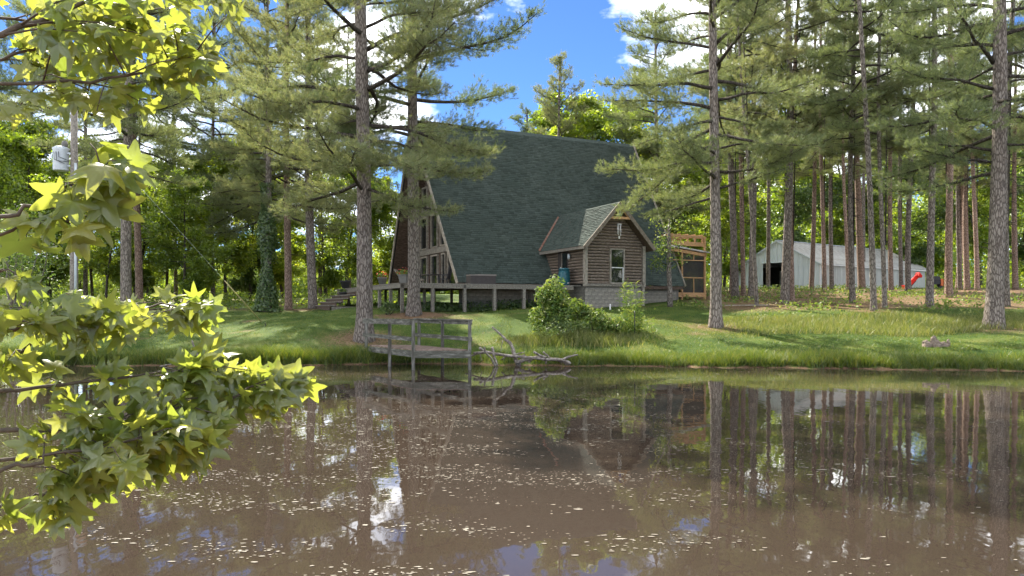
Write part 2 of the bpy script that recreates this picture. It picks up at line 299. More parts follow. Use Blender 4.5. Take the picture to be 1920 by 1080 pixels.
def water():
    m, nt, b = newmat('muddy_pond_water'); L = nt.links; N = nt.nodes.new
    t = N('ShaderNodeTexCoord'); n0 = N('ShaderNodeTexNoise'); n0.inputs['Scale'].default_value = .25; L.new(t.outputs['Object'], n0.inputs['Vector'])
    r = ramp(nt, [(.3, (0.035,0.0255,0.0190)), (.7, (0.043,0.0315,0.0235))]); L.new(n0.outputs['Fac'], r.inputs['Fac']); L.new(r.outputs['Color'], b.inputs['Base Color'])
    b.inputs['Roughness'].default_value = .02; b.inputs['IOR'].default_value = 1.33
    mp_ = N('ShaderNodeMapping'); mp_.inputs['Scale'].default_value = (1, .5, 1); L.new(t.outputs['Object'], mp_.inputs['Vector'])
    n = N('ShaderNodeTexNoise'); n.inputs['Scale'].default_value = 2.2; n.inputs['Detail'].default_value = 3; L.new(mp_.outputs['Vector'], n.inputs['Vector'])
    bp = N('ShaderNodeBump'); bp.inputs['Strength'].default_value = .05; bp.inputs['Distance'].default_value = .06; L.new(n.outputs['Fac'], bp.inputs['Height']); L.new(bp.outputs['Normal'], b.inputs['Normal'])
    o = MB().add([(-62,1,0),(62,1,0),(62,30,0),(-62,30,0)], [(0,1,2,3)]).build('pond_water', m)
    tag(o, kind='structure')
water()
# ------------------------------------------------------------------ the A-frame house
HX, HY = -2.954, 40.54                       # near eave corner of the front gable
HRZ = math.atan2(0.4288, 0.9034)             # local X runs along the ridge, local Y away from the pond
Z0 = 1.4; OFF = (0, 0, Z0); DH = .47; ZR = Z0+DH
HU = Vector((math.cos(HRZ), math.sin(HRZ), 0)); HV = Vector((-math.sin(HRZ), math.cos(HRZ), 0))
def hw(a, y, z): return Vector((HX, HY, 0)) + HU*a + HV*y + Vector((0, 0, z+DH))
house = thing('a_frame_house', 'tall A-frame house with a steep green shingle roof and log siding', 'house', (HX, HY, ZR), HRZ)
EZ, RZ, HALF, LEN = 2.93, 13.2, 6.7, 15.3

def shingles(name, parent, O, e, s, n, Ls, lim, expo=0.15, seed=1, mat='shingle'):
    R = np.random.default_rng(seed); V = []; T = []; Fc = []
    O, e, s, n = [np.array(q, float) for q in (O, e, s, n)]
    nc = int(Ls/expo)
    for i in range(nc):
        t0 = i*expo; x0, x1 = lim((t0+expo*.5)/Ls); x = x0 - R.random()*.2
        while x < x1:
            w = R.choice([.17, .22, .3, .38]); a, b_ = max(x, x0), min(x+w-.012, x1)
            x += w
            if b_-a < .04: continue
            lo = t0 - R.choice([0, 0, .03]); hi = t0+expo+.02; th = R.choice([.014, .024, .034])
            P = lambda u, v, h: O + e*u + s*v + n*h
            k = len(V); V += [P(a,lo,th), P(b_,lo,th), P(b_,hi,.006), P(a,hi,.006), P(a,lo,0), P(b_,lo,0)]
            Fc += [(k,k+1,k+2,k+3), (k+4,k+5,k+1,k)]
            Fc += [(k+4,k,k+3,k+3)] if False else []
            c = R.choice([.74,.9,.96,1.0,1.06]) + .08*R.random(); T += [(c, c, c, 1)]*6
    V = np.array(V); V[:, 2] -= Z0
    o = link(name, np_mesh(name, V, np.array(Fc), M[mat], col=np.array(T)), parent)
    return o
sl = math.hypot(HALF, RZ-EZ); sdir = (0, HALF/sl, (RZ-EZ)/sl); ndir = (0, -(RZ-EZ)/sl, HALF/sl)
def flim(t): return (-.5*t, LEN+.7*t)
roof = MB()
for sgn in (0, 1):
    def Y(y): return y if sgn == 0 else 2*HALF-y
    top = [(0, Y(0), EZ), (LEN, Y(0), EZ), (LEN+.7, HALF, RZ), (-.5, HALF, RZ)]
    inn = [(x, y + (.24 if sgn == 0 else -.24)*(1 if z < 5 else 0), z - (0 if z < 5 else .36)) for x, y, z in top]
    roof.add(top + inn, [(0,1,2,3),(7,6,5,4),(0,4,5,1),(1,5,6,2),(2,6,7,3),(3,7,4,0)] if sgn == 0 else [(3,2,1,0),(4,5,6,7),(1,5,4,0),(2,6,5,1),(3,7,6,2),(0,4,7,3)])
roof_o = roof.build('roof', M['dark'], house, OFF)
tag(shingles('shingles', roof_o, (0,0,EZ), (1,0,0), sdir, ndir, sl, flim, seed=3), kind='stuff')
fs_ = MB().add([(0,2*HALF+.01,EZ),(LEN,2*HALF+.01,EZ),(LEN+.7,HALF,RZ+.02),(-.5,HALF,RZ+.02)], [(3,2,1,0)])
fo = fs_.build('far_slope', M['box_brown'], roof_o, OFF)
cap = MB()
for i in range(54):
    x = -.55+i*.31; cap.prism([(x,HALF-.16,RZ-.2),(x,HALF,RZ+.055),(x,HALF+.16,RZ-.2)], (.30,0,0))
tag(cap.build('ridge_caps', M['shingle'], roof_o, OFF), kind='stuff')
me = bpy.data.objects['ridge_caps'].data; ca = me.color_attributes.new('tint', 'FLOAT_COLOR', 'POINT'); ca.data.foreach_set('color', [1.0]*4*len(me.vertices))
MB().beam((-.03,-.02,EZ-.05), (-.53,HALF-.02,RZ-.02), .05, .24, (0,-1,.6)).build('rake_board', M['trim'], roof_o, OFF)
MB().beam((-.03,2*HALF+.02,EZ-.05), (-.53,HALF+.02,RZ-.02), .05, .24, (0,1,.6)).build('rake_board', M['trim'], roof_o, OFF)
MB().beam((LEN+.03,-.02,EZ-.05), (LEN+.73,HALF-.02,RZ-.02), .05, .24, (0,-1,.6)).build('rake_board', M['trim'], roof_o, OFF)
# plank soffit under the far slope's overhang at the front gable
sf = MB()
nb = 56
for i in range(nb):
    t0, t1 = i/nb, (i+.93)/nb
    def q(t, x): return (x, 2*HALF - HALF*t - .28, EZ + (RZ-EZ)*t - .12)
    p = [q(t0, -.5*t0+.05), q(t0, 1.2), q(t1, 1.2), q(t1, -.5*t1+.05)]
    sf.prism(p, (0, .02, .012))
tag(sf.build('soffit_boards', M['brown_wood'], roof_o, OFF), kind='stuff')
# eave strip under the near slope
MB().box(.05, LEN-.05, .05, .2, 2.72, EZ-.02).build('eave_board', M['brown_wood'], house, OFF)

# front gable wall, recessed one metre
gx = 1.0
def half_at(z): return max(0.0, HALF*(RZ-.45-z)/(RZ-EZ) - .15)
gw = MB(); gw.prism([(gx+.12, HALF-half_at(2.6), 2.6), (gx+.12, HALF+half_at(2.6), 2.6), (gx+.12, HALF, RZ-.7)], (.2,0,0))
gable = gw.build('front_wall', M['dark'], house, OFF)
sd_ = MB(); z = 2.78
while z < RZ-1.0:
    for kk, (o_, dz) in enumerate(((0,.0),(.05,.03),(.075,.08),(.05,.13))):
        pass
    h = half_at(z+.163)
    pr = [(0,.02),(.08,.03),(.11,.08),(.08,.13),(0,.145)]
    vs = []
    for xx in (HALF-h, HALF+h):
        for o_, dz in pr: vs.append((gx+.12-o_, xx, z+dz))
    n5 = 5; sd_.add(vs, [(i, n5+i, n5+i+1, i+1) for i in range(4)] + [(0,1,2,3,4), (9,8,7,6,5)])
    z += .163
tag(sd_.build('siding', M['log'], gable, OFF), kind='stuff')
def gwin(b0, b1, z0, z1, name='window', lab=None, ztop=None):
    """window in the gable wall between local Y = -b1 and -b0; ztop gives a sloped head (height at each end)"""
    y0, y1 = -b1, -b0; fr = MB(); t = .09; x0, x1 = gx-.09, gx+.13
    zt0, zt1 = ztop if ztop else (z1, z1)
    fr.beam((gx,y0,z0), (gx,y0,zt0), t, .2, (1,0,0)); fr.beam((gx,y1,z0), (gx,y1,zt1), t, .2, (1,0,0))
    fr.box(x0-.01, x1, y0-.045, y1+.045, z0-.07, z0); fr.beam((gx-.005,y0-.04,zt0+.03), (gx-.005,y1+.04,zt1+.03), .2, .1, (0,0,1))
    w = fr.build(name, M['trim'], house, OFF)
    if lab: w['label'] = lab
    MB().prism([(gx+.0,y0+.02,z0), (gx+.0,y1-.02,z0), (gx+.0,y1-.02,zt1), (gx+.0,y0+.02,zt0)], (.02,0,0)).build('pane', M['glass'], w, OFF)
    return w
low = (2.9, 4.8); up = (5.4, 7.35)
for b0, b1 in ((-12.5,-11.3), (-10.9,-9.7), (-5.09,-4.45), (-4.0,-2.6)): gwin(b0, b1, *low)
for b0, b1 in ((-9.16,-7.87), (-7.04,-5.85)):
    d = gwin(b0, b1, 2.8, 4.8, 'glass_door'); MB().box(gx-.15, gx-.1, -b1+.1, -b1+.14, 3.7, 3.95).build('handle', M['black'], d, OFF)
for b0, b1 in ((-9.16,-7.87), (-7.04,-5.85), (-5.3,-4.45)): gwin(b0, b1, *up)
gwin(-10.6, -9.6, 5.4, 6.5, ztop=(7.0, 5.7)) if False else gwin(-10.4, -9.55, 5.4, 6.6)
gwin(-8.75, -7.87, 7.85, 9.3); gwin(-7.04, -5.95, 7.85, 9.9)
for z0, z1 in ((4.95, 5.3), (7.42, 7.78)):
    h = half_at(z1); MB().box(gx-.10, gx+.1, HALF-h, HALF+h, z0, z1).build('cross_beam', M['old_wood'], gable, OFF)
for b in (-9.42, -7.45, -5.45): MB().box(gx-.07, gx+.1, -b-.06, -b+.06, 2.75, EZ+(RZ-EZ)*(1-abs(-b-HALF)/HALF)-.9).build('post', M['brown_wood'], gable, OFF)

# foundation of concrete blocks
fnd = MB().box(.3, LEN-.1, .45, .6, 1.0, 2.72).build('foundation', M['mortar'], house, OFF)
blk = MB(); blk.box(-.193, .193, 0, .06, -.094, .094); blk_me = blk.mesh('block', M['block'])
half = MB(); half.box(-.093, .093, 0, .06, -.094, .094); half_me = half.mesh('half_block', M['block'])
def block_row(parent, origin, ux, n, z, offset, rz):
    i0 = 0
    for i in range(n + (1 if offset else 0)):
        first = offset and i == 0; last = offset and i == n
        c = (i*.4+.2) - (.2 if offset else 0)
        if first: c += .1
        if last: c -= .1
        p = Vector(origin) + Vector(ux)*c
        link('block', half_me if (first or last) else blk_me, parent, (p.x, p.y, z-Z0), (0, 0, rz))
for r_ in range(6):
    zc = 1.5 + r_*.2
    block_row(fnd, (.4, .4, 0), (1,0,0), 13, zc, r_ % 2, 0)
    block_row(fnd, (10.2, .4, 0), (1,0,0), 12, zc, r_ % 2, 0)

# ---- the wing
A0, A1, YF, WC = 6.0, 9.75, -3.45, 7.875
WEZ, WRZ, WHALF, YO = 4.85, 7.29, 2.225, -3.95
wk = (WRZ-WEZ)/WHALF
wing = MB()
wing.prism([(A0+.1,YF+.1,2.72),(A1-.1,YF+.1,2.72),(A1-.1,YF+.1,5.05),(WC,YF+.1,6.95),(A0+.1,YF+.1,5.05)], (0, 4.6, 0))
wing_o = wing.build('wing', M['dark'], house, OFF); wing_o['label'] = 'small gabled log-sided wing'
WX0, WX1, WZ0, WZ1 = 7.586, 8.382, 2.94, 4.72
def log_piece(parent, z, xf0, xf1, plane, side=False):
    """one half-round log; xf0/xf1 give its end positions at a height"""
    pr = [(0,.010),(.075,.022),(.105,.08),(.075,.14),(0,.154)]; vs = []
    for f in (xf0, xf1):
        for o_, dz in pr:
            s_ = f(z+dz)
            vs.append((s_, plane-o_, z+dz) if not side else (plane-o_, s_, z+dz))
    fl = [(i, i+1, 5+i+1, 5+i) for i in range(4)] + [(4,3,2,1,0), (5,6,7,8,9)]
    if side: fl = [f[::-1] for f in fl]
    mb = MB(); mb.add(vs, fl); return mb.build('log', M['log'], parent, OFF)
z = 2.85
def gl0(zz): return max(A0+.06, WC-WHALF+(zz-WEZ+.22)/wk)
def gl1(zz): return min(A1-.06, WC+WHALF-(zz-WEZ+.22)/wk)
while z < 6.6:
    if z+.16 > WZ0-.08 and z < WZ1+.07:
        log_piece(wing_o, z, gl0, lambda q: WX0-.07, YF+.1); log_piece(wing_o, z, lambda q: WX1+.07, gl1, YF+.1)
    else: log_piece(wing_o, z, gl0, gl1, YF+.1)
    z += .163
z = 2.85                                             # side wall facing the deck; door between the two runs of logs
def roof_y(zz): return (zz-EZ)/(RZ-EZ)*HALF + .05
while z < 5.0:
    yA = YF+.06
    log_piece(wing_o, z, lambda q: yA, lambda q: -1.55, A0+.1, True)
    log_piece(wing_o, z, lambda q: -.42, lambda q: roof_y(q), A0+.1, True)
    z += .163
dr = MB().box(A0-.02, A0+.08, -1.55, -.42, 2.76, 4.72).build('side_door', M['box_brown'], wing_o, OFF)
MB().box(A0-.05, A0-.02, -1.45, -.95, 2.85, 4.62).build('pane', M['glass'], dr, OFF)
MB().box(A0-.07, A0-.02, -.98, -.90, 2.8, 4.68).build('door_stile', M['old_wood'], dr, OFF)
MB().box(A0-.09, A0-.02, -.86, -.80, 3.7, 3.86).build('handle', M['white'], dr, OFF)
lt = MB(); lt.tube([(A0-.12,-1.85,4.25),(A0-.12,-1.85,4.5),(A0-.12,-1.85,4.55)], [.07,.09,.02], 8).build('wall_lamp', M['grey_metal'], wing_o, OFF)
for ax in (A0, A1): MB().box(ax-.1, ax+.07, YF-.1, YF+.12, 2.72, 4.98).build('corner_board', M['trim'], wing_o, OFF)
MB().box(A0-.02, A1+.02, YF-.03, YF+.1, 2.72, 2.86).build('sill_beam', M['old_wood'], wing_o, OFF)
wf = MB(); wf.box(WX0-.08,WX0,YF-.07,YF+.1,WZ0-.07,WZ1+.08); wf.box(WX1,WX1+.08,YF-.07,YF+.1,WZ0-.07,WZ1+.08); wf.box(WX0,WX1,YF-.075,YF+.1,WZ0-.1,WZ0-.0); wf.box(WX0,WX1,YF-.07,YF+.1,WZ1,WZ1+.08)
win = wf.build('window', M['trim'], wing_o, OFF); wmid = (WZ0+WZ1)/2-.08
MB().box(WX0,WX1,YF-.045,YF-.005,wmid-.025,wmid+.025).box(WX1-.05,WX1,YF-.05,YF-.01,WZ0,wmid-.026).build('sash', M['white'], win, OFF)
MB().box(WX0,WX1,YF+.0,YF+.02,WZ0,wmid).build('pane', M['glass'], win, OFF); MB().box(WX0,WX1,YF-.02,YF-.002,wmid,WZ1).build('pane', M['glass'], win, OFF)
# wing roof
wsl = math.hypot(WHALF, WRZ-WEZ); c_, s_ = WHALF/wsl, (WRZ-WEZ)/wsl
wr = MB(); yb = lambda zz: (zz-EZ)/(RZ-EZ)*HALF + .1
for sg in (-1, 1):
    a = [(WC+sg*WHALF, YO, WEZ), (WC, YO, WRZ), (WC, yb(WRZ), WRZ), (WC+sg*WHALF, yb(WEZ), WEZ)]
    b_ = [(x, y, zz-.16) for x, y, zz in a]
    f6 = [(0,1,2,3),(7,6,5,4),(0,4,5,1),(1,5,6,2),(2,6,7,3),(3,7,4,0)]
    wr.add(a+b_, [f[::-1] for f in f6] if sg < 0 else f6)
wroof = wr.build('wing_roof', M['brown_wood'], wing_o, OFF)
def wlim(t): return (YO-.03, yb(WEZ+(WRZ-WEZ)*t)-.06)
for sg, sd0 in ((-1, 8), (1, 9)):
    tag(shingles('wing_shingles', wroof, (WC+sg*WHALF,0,WEZ+.004), (0,1,0), (-sg*c_,0,s_), (sg*s_,0,c_), wsl, wlim, seed=sd0), kind='stuff')
for sg in (-1, 1):
    MB().beam((WC+sg*(WHALF+.03), YO-.03, WEZ-.10), (WC, YO-.03, WRZ-.09), .06, .2, (0,0,1)).build('rake_board', M['gable_trim'], wroof, OFF)
MB().box(WC-WHALF-.05, WC-WHALF+.02, YO, 1.2, WEZ-.17, WEZ-.02).build('fascia', M['old_wood'], wroof, OFF)
fl_ = MB()
for i in range(9):
    t = i/9.5; z0 = WEZ+(WRZ-WEZ)*t*.98; x0 = WC-WHALF+WHALF*t; dx = WHALF/9.5; dz = (WRZ-WEZ)/9.5
    fl_.beam((x0-.06, yb(z0)-.2, z0+.06), (x0+dx-.06, yb(z0+dz)-.2, z0+dz+.06), .11, .03, (0,-.6,.6))
fl_.build('valley_flashing', M['rust'], wroof, OFF)
tr = MB(); yt = YO+.03; zt = 6.42; ht = (WRZ-zt)/wk-.12
tr.beam((WC-ht,yt,zt), (WC+ht,yt,zt), .09, .13); tr.beam((WC-ht+.05,yt+.003,zt), (WC,yt+.003,WRZ-.22), .085, .1); tr.beam((WC+ht-.05,yt-.003,zt), (WC,yt-.003,WRZ-.22), .085, .1)
tr.build('gable_truss', M['new_wood'], wroof, OFF)
# wing foundation
wfd = MB().box(A0+.1, A1-.1, YF+.12, 1.0, 1.2, 2.72).build('foundation', M['mortar'], house, OFF)
for r_ in range(6):
    zc = 1.52 + r_*.2
    block_row(wfd, (A0+.0, YF+.06, 0), (1,0,0), 9, zc, r_ % 2, 0)
    block_row(wfd, (A0+.04, .1, 0), (0,-1,0), 8, zc, (r_+1) % 2, -math.pi/2)
MB().box(A1-.09,A1+.06,YF-.02,YF+.12,1.4,2.70).build('corner_post', M['trim'], house, OFF)

# wind chime and blue ornament hang from the wing gable
def house_thing(name, label, cat, a, y, z, group=None, rz=0):
    p = hw(a, y, z); return thing(name, label, cat, p, HRZ+rz, group)
ch = house_thing('wind_chime', 'pale metal wind chime hanging below the bare wood gable truss', 'wind chime', WC, YO+.1, 5.3)
MB().tube([(0,0,1.05),(0,0,.78)], [.008,.008], 5).build('cord', M['black'], ch); MB().tube([(0,0,.8),(0,0,.76)], [.12,.12], 10).build('top_disc', M['white'], ch)
for i in range(5):
    an = i*1.257; l = .42+.05*i; MB().tube([(.09*math.cos(an),.09*math.sin(an),.76),(.09*math.cos(an),.09*math.sin(an),.76-l)], [.022,.022], 6).build('chime_tube', M['white'], ch)
MB().tube([(0,0,.76),(0,0,.14)], [.004,.004], 4).build('string', M['black'], ch); MB().prism([(-.05,0,0),(.05,0,0),(.04,0,.16),(-.04,0,.16)], (0,.012,0)).build('wind_catcher', M['white'], ch)
on = house_thing('hanging_ornament', 'small blue ornament hanging inside the bare wood gable triangle', 'ornament', WC-.02, YO+.02, 6.5)
MB().tube([(0,0,0),(0,0,.06),(0,0,.2),(0,0,.27)], [.09,.13,.05,.015], 9).build('bell', M['blue'], on); MB().prism([(-.16,.01,.25),(-.02,.01,.12),(-.02,.01,.24)], (0,.02,0)).prism([(.16,.01,.25),(.02,.01,.12),(.02,.01,.24)], (0,.02,0)).build('wings', M['black'], on)

# ------------------------------------------------------------------ deck
DZ = 2.76
deck = thing('wooden_deck', 'raised weathered wooden deck on posts along the A-frame house', 'deck', (HX, HY, ZR), HRZ)
DX0, DY0, DY1 = -4.2, -3.2, 10.7
y = DY0; i = 0
while y < DY1:
    x1 = 5.85 if y < -.2 else .85
    MB().box(DX0-.03, x1, y, y+.14, DZ-.04, DZ+.003*(i % 2)).build('plank', M['old_wood'], deck, OFF); y += .147; i += 1
for (p, q) in (((DX0,DY0+.03,DZ-.145),(.5,DY0+.03,DZ-.145)), ((.51,DY0+.028,DZ-.145),(5.4,DY0+.028,DZ-.145)), ((DX0+.03,DY0+.06,DZ-.145),(DX0+.03,3.8,DZ-.145)), ((DX0+.032,3.81,DZ-.145),(DX0+.032,DY1,DZ-.145))):
    MB().beam(p, q, .05, .2).build('rim_joist', M['old_wood'], deck, OFF)
MB().beam((DX0+.2,-.9,DZ-.15),(5.5,-.9,DZ-.15),.08,.2).build('beam', M['brown_wood'], deck, OFF)
def deck_post(a, y_, w=.15):
    p = hw(a, y_, 0); MB().box(a-w/2, a+w/2, y_-w/2, y_+w/2, gz(p.x, p.y)-.2-DH, DZ-.05).build('post', M['old_wood'], deck, OFF)
for px in (754, 811, 871, 927, 982, 1037):
    r_ = (px-960)/FPX; X0, Yy = HX+.429*3.12, HY-.903*3.12
    deck_post((r_*Yy-X0)/(.9034-.4288*r_), -3.12)
for y_ in (-1.2, .9, 3.2, 5.5, 8.0, 10.5): deck_post(DX0+.12, y_)
for a_ in (-2.2, .1, 1.9, 3.9): deck_post(a_, -.9, .13)
for a_ in (-1.6, .6):
    for y_ in (2.5, 5.5, 8.5): deck_post(a_, y_, .13)
st = thing('wooden_steps', 'broad grey wooden steps descending from the far end of the deck', 'steps', hw(DX0, 6.5, 1.5), HRZ)
for k in range(5):
    MB().box(-.35*(k+1)-.05, -.35*k, -2.2+.1*k, 2.6, 1.02-.2*k-.06, 1.02-.2*k).build('tread', M['old_wood'], st)
    MB().box(-.35*(k+1)+.02, -.35*(k+1)+.05, -2.2+.1*k, 2.6, .82-.2*k-.1, 1.02-.2*k-.061).build('riser', M['brown_wood'], st)
MB().box(-1.7,-.02,-2.24,-2.19,-.3,.12).build('stringer', M['old_wood'], st)

# ---- things on the deck
bx_ = house_thing('storage_box', 'long dark brown deck storage box with a tan lid', 'storage box', .7, -1.6, DZ+.006)
MB().box(-.72,.72,-.3,.3,0,.47).build('body', M['box_brown'], bx_); MB().box(-.3,.75,-.33,.33,.473,.545).box(-.73,-.305,-.32,.32,.474,.52).build('lid', M['box_lid'], bx_)
rb = house_thing('rain_barrel', 'teal plastic rain barrel standing on the deck beside the wing', 'barrel', 5.5, -2.0, DZ+.006)
MB().tube([(0,0,0),(0,0,.06),(0,0,.4),(0,0,.78),(0,0,.86)], [.27,.30,.335,.31,.28], 20).build('body', M['barrel'], rb)
MB().tube([(0,0,.861),(0,0,.93),(0,0,.97)], [.31,.31,.24], 20).build('lid', M['barrel'], rb)
MB().tube([(.05,-.31,.14),(.05,-.40,.14)], [.025,.025], 8).build('spigot', M['white'], rb)
def leaf_blob(n, rx, ry, rz_, cz, size, R, hollow=.35, up=.4):
    """n leaf quads spread through an uneven ellipsoid; returns V,F"""
    d = R.normal(size=(n,3)); d /= np.linalg.norm(d, axis=1)[:,None]
    lump = 1 + .22*np.sin(d[:,0]*5+d[:,2]*4) + .15*np.sin(d[:,1]*7-d[:,2]*6)
    rr = (hollow + (1-hollow)*R.random(n)**.6) * lump
    P = d*rr[:,None]*np.array([rx,ry,rz_]) + np.array([0,0,cz])
    return leaf_quads(P, d*.6 + np.array([0,0,up]), size, R)
def leaf_quads(P, axis, size, R, aspect=.55):
    n = len(P); ax = axis + R.normal(size=(n,3))*.55; ax /= np.linalg.norm(ax, axis=1)[:,None]
    t = np.cross(ax, R.normal(size=(n,3))); t /= np.linalg.norm(t, axis=1)[:,None]+1e-9
    b = np.cross(ax, t); L = size*(.65+.7*R.random(n))[:,None]; W = L*aspect
    V = np.empty((n,4,3)); V[:,0] = P-t*L*.5; V[:,1] = P-t*L*.05+b*W*.5+ax*L*.06; V[:,2] = P+t*L*.5-ax*L*.1; V[:,3] = P-t*L*.05-b*W*.5+ax*L*.06
    return V.reshape(-1,3), np.arange(4*n).reshape(n,4)
def planter(label, a, y, r0, r1, h, mat, flowers, square=False, dz=0, n=120):
    t = house_thing('planter', label, 'planter', a, y, DZ+.006+dz)
    k = 4 if square else 16
    MB().tube([(0,0,0),(0,0,h*.85),(0,0,h*.86),(0,0,h)], [r0,r1*.95,r1*1.06,r1*1.08], k, sm=not square).build('pot', M[mat], t)
    R = np.random.default_rng(int(a*100) % 97+3)
    if n:
        V, F = leaf_blob(n*2, r1*1.15, r1*1.15, .16, h+.1, .11, R, .1); tag(link('foliage', np_mesh('foliage', V, F, M['leaf_bush']), t), kind='stuff')
    if flowers:
        V, F = leaf_blob(flowers, r1*1.25, r1*1.25, .2, h+.16, .09, R, .7); tag(link('flowers', np_mesh('flowers', V, F, M['red_flower']), t), kind='stuff')
    return t
planter('round grey planter of red and green flowers at the deck edge', -3.9, 1.0, .17, .25, .40, 'planter', 60)
planter('square grey planter with red flowers at the deck corner', -3.75, -2.55, .26, .36, .42, 'planter', 22, True)
planter('dark tapered planter standing high at the far end of the deck', -4.0, 9.2, .22, .33, .50, 'planter_dark', 0, n=20)
planter('small dark plant pot standing low on the wooden steps', -4.75, 6.6, .15, .22, .34, 'planter_dark', 0, dz=-.62, n=60)
ln = house_thing('lounge_chair', 'slatted reclining lounge chair behind the square planter', 'lounge chair', -2.3, .8, DZ+.006, rz=2.6)
for s_ in (-.28, .28):
    MB().beam((-.6,s_,.28),(.55,s_,.3),.04,.05).build('side_rail', M['old_wood'], ln); MB().beam((.5,s_,.3),(.95,s_,.85),.04,.05).build('back_rail', M['old_wood'], ln)
    MB().beam((-.5,s_,.27),(-.55,s_,0),.04,.04).build('leg', M['old_wood'], ln); MB().beam((.45,s_,.29),(.5,s_,0),.04,.04).build('leg', M['old_wood'], ln)
for i in range(9): MB().box(-.58+i*.125,-.5+i*.125,-.3,.3,.32,.345).build('slat', M['old_wood'], ln)
for i in range(5):
    q = Vector((.55+i*.09,0,.375+i*.11)); MB().beam(q+Vector((0,-.3,0)), q+Vector((0,.3,0)), .025, .07, (-.6,0,.6)).build('slat', M['old_wood'], ln)
tb = house_thing('patio_table', 'dark patio table in front of the glass doors', 'table', -.25, 3.6, DZ+.006)
MB().tube([(0,0,.70),(0,0,.74)], [.62,.62], 20).build('table_top', M['box_brown'], tb)
for i in range(4): an = .8+i*math.pi/2; MB().beam((.45*math.cos(an),.45*math.sin(an),.7),(.5*math.cos(an),.5*math.sin(an),0),.045,.045).build('leg', M['black'], tb)
def patio_chair(label, a, y, rz):
    t = house_thing('patio_chair', label, 'chair', a, y, DZ+.006, 'chairs around the patio table', rz)
    MB().box(-.25,.25,-.25,.25,.42,.45).build('seat', M['black'], t)
    for sx in (-.23,.23):
        MB().beam((sx,-.22,.42),(sx,-.27,0),.04,.04).build('leg', M['black'], t); MB().beam((sx,.22,.42),(sx,.28,0),.04,.04).build('leg', M['black'], t)
        MB().beam((sx*1.05,.23,.42),(sx*1.05,.40,1.08),.045,.04).build('back_post', M['black'], t); MB().beam((sx*1.1,-.24,.66),(sx*1.1,.28,.68),.06,.03).build('armrest', M['black'], t)
        MB().beam((sx*1.1,-.22,.43),(sx*1.1,-.22,.65),.035,.035).build('arm_post', M['black'], t)
    MB().beam((-.27,.40,1.07),(.27,.40,1.07),.05,.09).build('top_rail', M['black'], t)
    for k in range(5): xx = -.15+k*.075; MB().beam((xx,.25,.46),(xx,.385,1.04),.045,.018,(0,1,0)).build('slat', M['black'], t)
patio_chair('black slatted patio chair between the table and the roof edge', .1, 2.3, -2.3)
patio_chair('black slatted patio chair on the far side of the patio table', -.5, 4.9, .3)
sp = MB().tube([(0,0,-.2),(0,0,.30)], [.04,.04], 10).build('white_pipe', M['white']); tag(sp, 'short white plastic pipe standing in the grass before the block foundation', 'pipe')
x_, y_ = solve(1144, 581, 34); sp.location = (x_, y_, gz(x_, y_))

# ------------------------------------------------------------------ screened porch of fresh lumber at the far end of the house
porch = thing('screen_porch', 'unfinished screened porch framed in fresh orange lumber at the end of the house', 'porch', (HX, HY, ZR+.1), HRZ)
PX0, PX1, PY0, PY1 = 14.9, 17.75, 1.0, 4.2
nw = M['new_wood']
def pb(name, p, q, w, h, mat=None): return MB().beam(p, q, w, h).build(name, mat or nw, porch, OFF)
MB().box(PX0,PX1+.1,PY0-.05,PY0,2.18,2.45).build('rim_joist', nw, porch, OFF); MB().box(PX0,PX1,PY0+.05,PY1,2.36,2.42).build('floor', nw, porch, OFF)
for yy in (PY0, PY1):
    pb('post', (PX1,yy,1.3),(PX1,yy,6.1),.12,.12); pb('post',(PX0+1.0,yy,1.3),(PX0+1.0,yy,5.15),.10,.10)
pb('rail',(PX0+.3,PY0,3.42),(PX1,PY0,3.42),.06,.07); pb('rail',(PX0+.3,PY0,4.55),(PX1,PY0,4.55),.06,.06); pb('mullion',(PX0+1.95,PY0,2.45),(PX0+1.95,PY0,3.4),.05,.06); pb('mullion',(PX0+1.95,PY0,4.58),(PX0+1.95,PY0,5.0),.05,.06)
pb('top_plate',(PX0-.1,PY0-.02,5.25),(PX1+.12,PY0-.02,4.9),.08,.2); pb('top_plate',(PX0-.1,PY1,5.25),(PX1+.12,PY1,4.9),.08,.2)
MB().prism([(PX0-.2,PY0-.2,5.42),(PX1+.25,PY0-.2,5.04),(PX1+.25,PY1+.2,5.04),(PX0-.2,PY1+.2,5.42)], (0,0,.09)).build('porch_roof', M['metal_roof'], porch, OFF)
pb('rail',(PX0+.2,PY0-.01,5.65),(PX1,PY0-.01,5.6),.06,.26); pb('rail',(PX0-.2,PY0+.01,6.12),(PX1+.1,PY0+.01,6.06),.10,.16); pb('rail',(PX0-.2,PY1,6.12),(PX1+.1,PY1,6.06),.10,.16)
for k in range(5): pb('baluster',(PX0+.3+k*.6,PY0+.05,5.5),(PX0+.3+k*.6,PY0+.05,6.05),.1,.1); pb('joist',(PX0+.3+k*.6,PY0,6.2),(PX0+.3+k*.6,PY1,6.2),.05,.12)
MB().box(PX0+1.0,PX1,PY0+.02,PY0+.025,2.45,4.9).build('screen', M['screen'], porch, OFF); MB().box(PX1-.005,PX1,PY0+.1,PY1,2.45,4.8).build('screen', M['screen'], porch, OFF)
MB().box(PX0+1.0,PX1,PY1-.025,PY1-.02,2.45,4.9).build('screen', M['screen'], porch, OFF)
pb('post',(PX0+1.3,PY1-.8,2.42),(PX0+1.3,PY1-.8,5.1),.14,.14,M['brown_wood'])

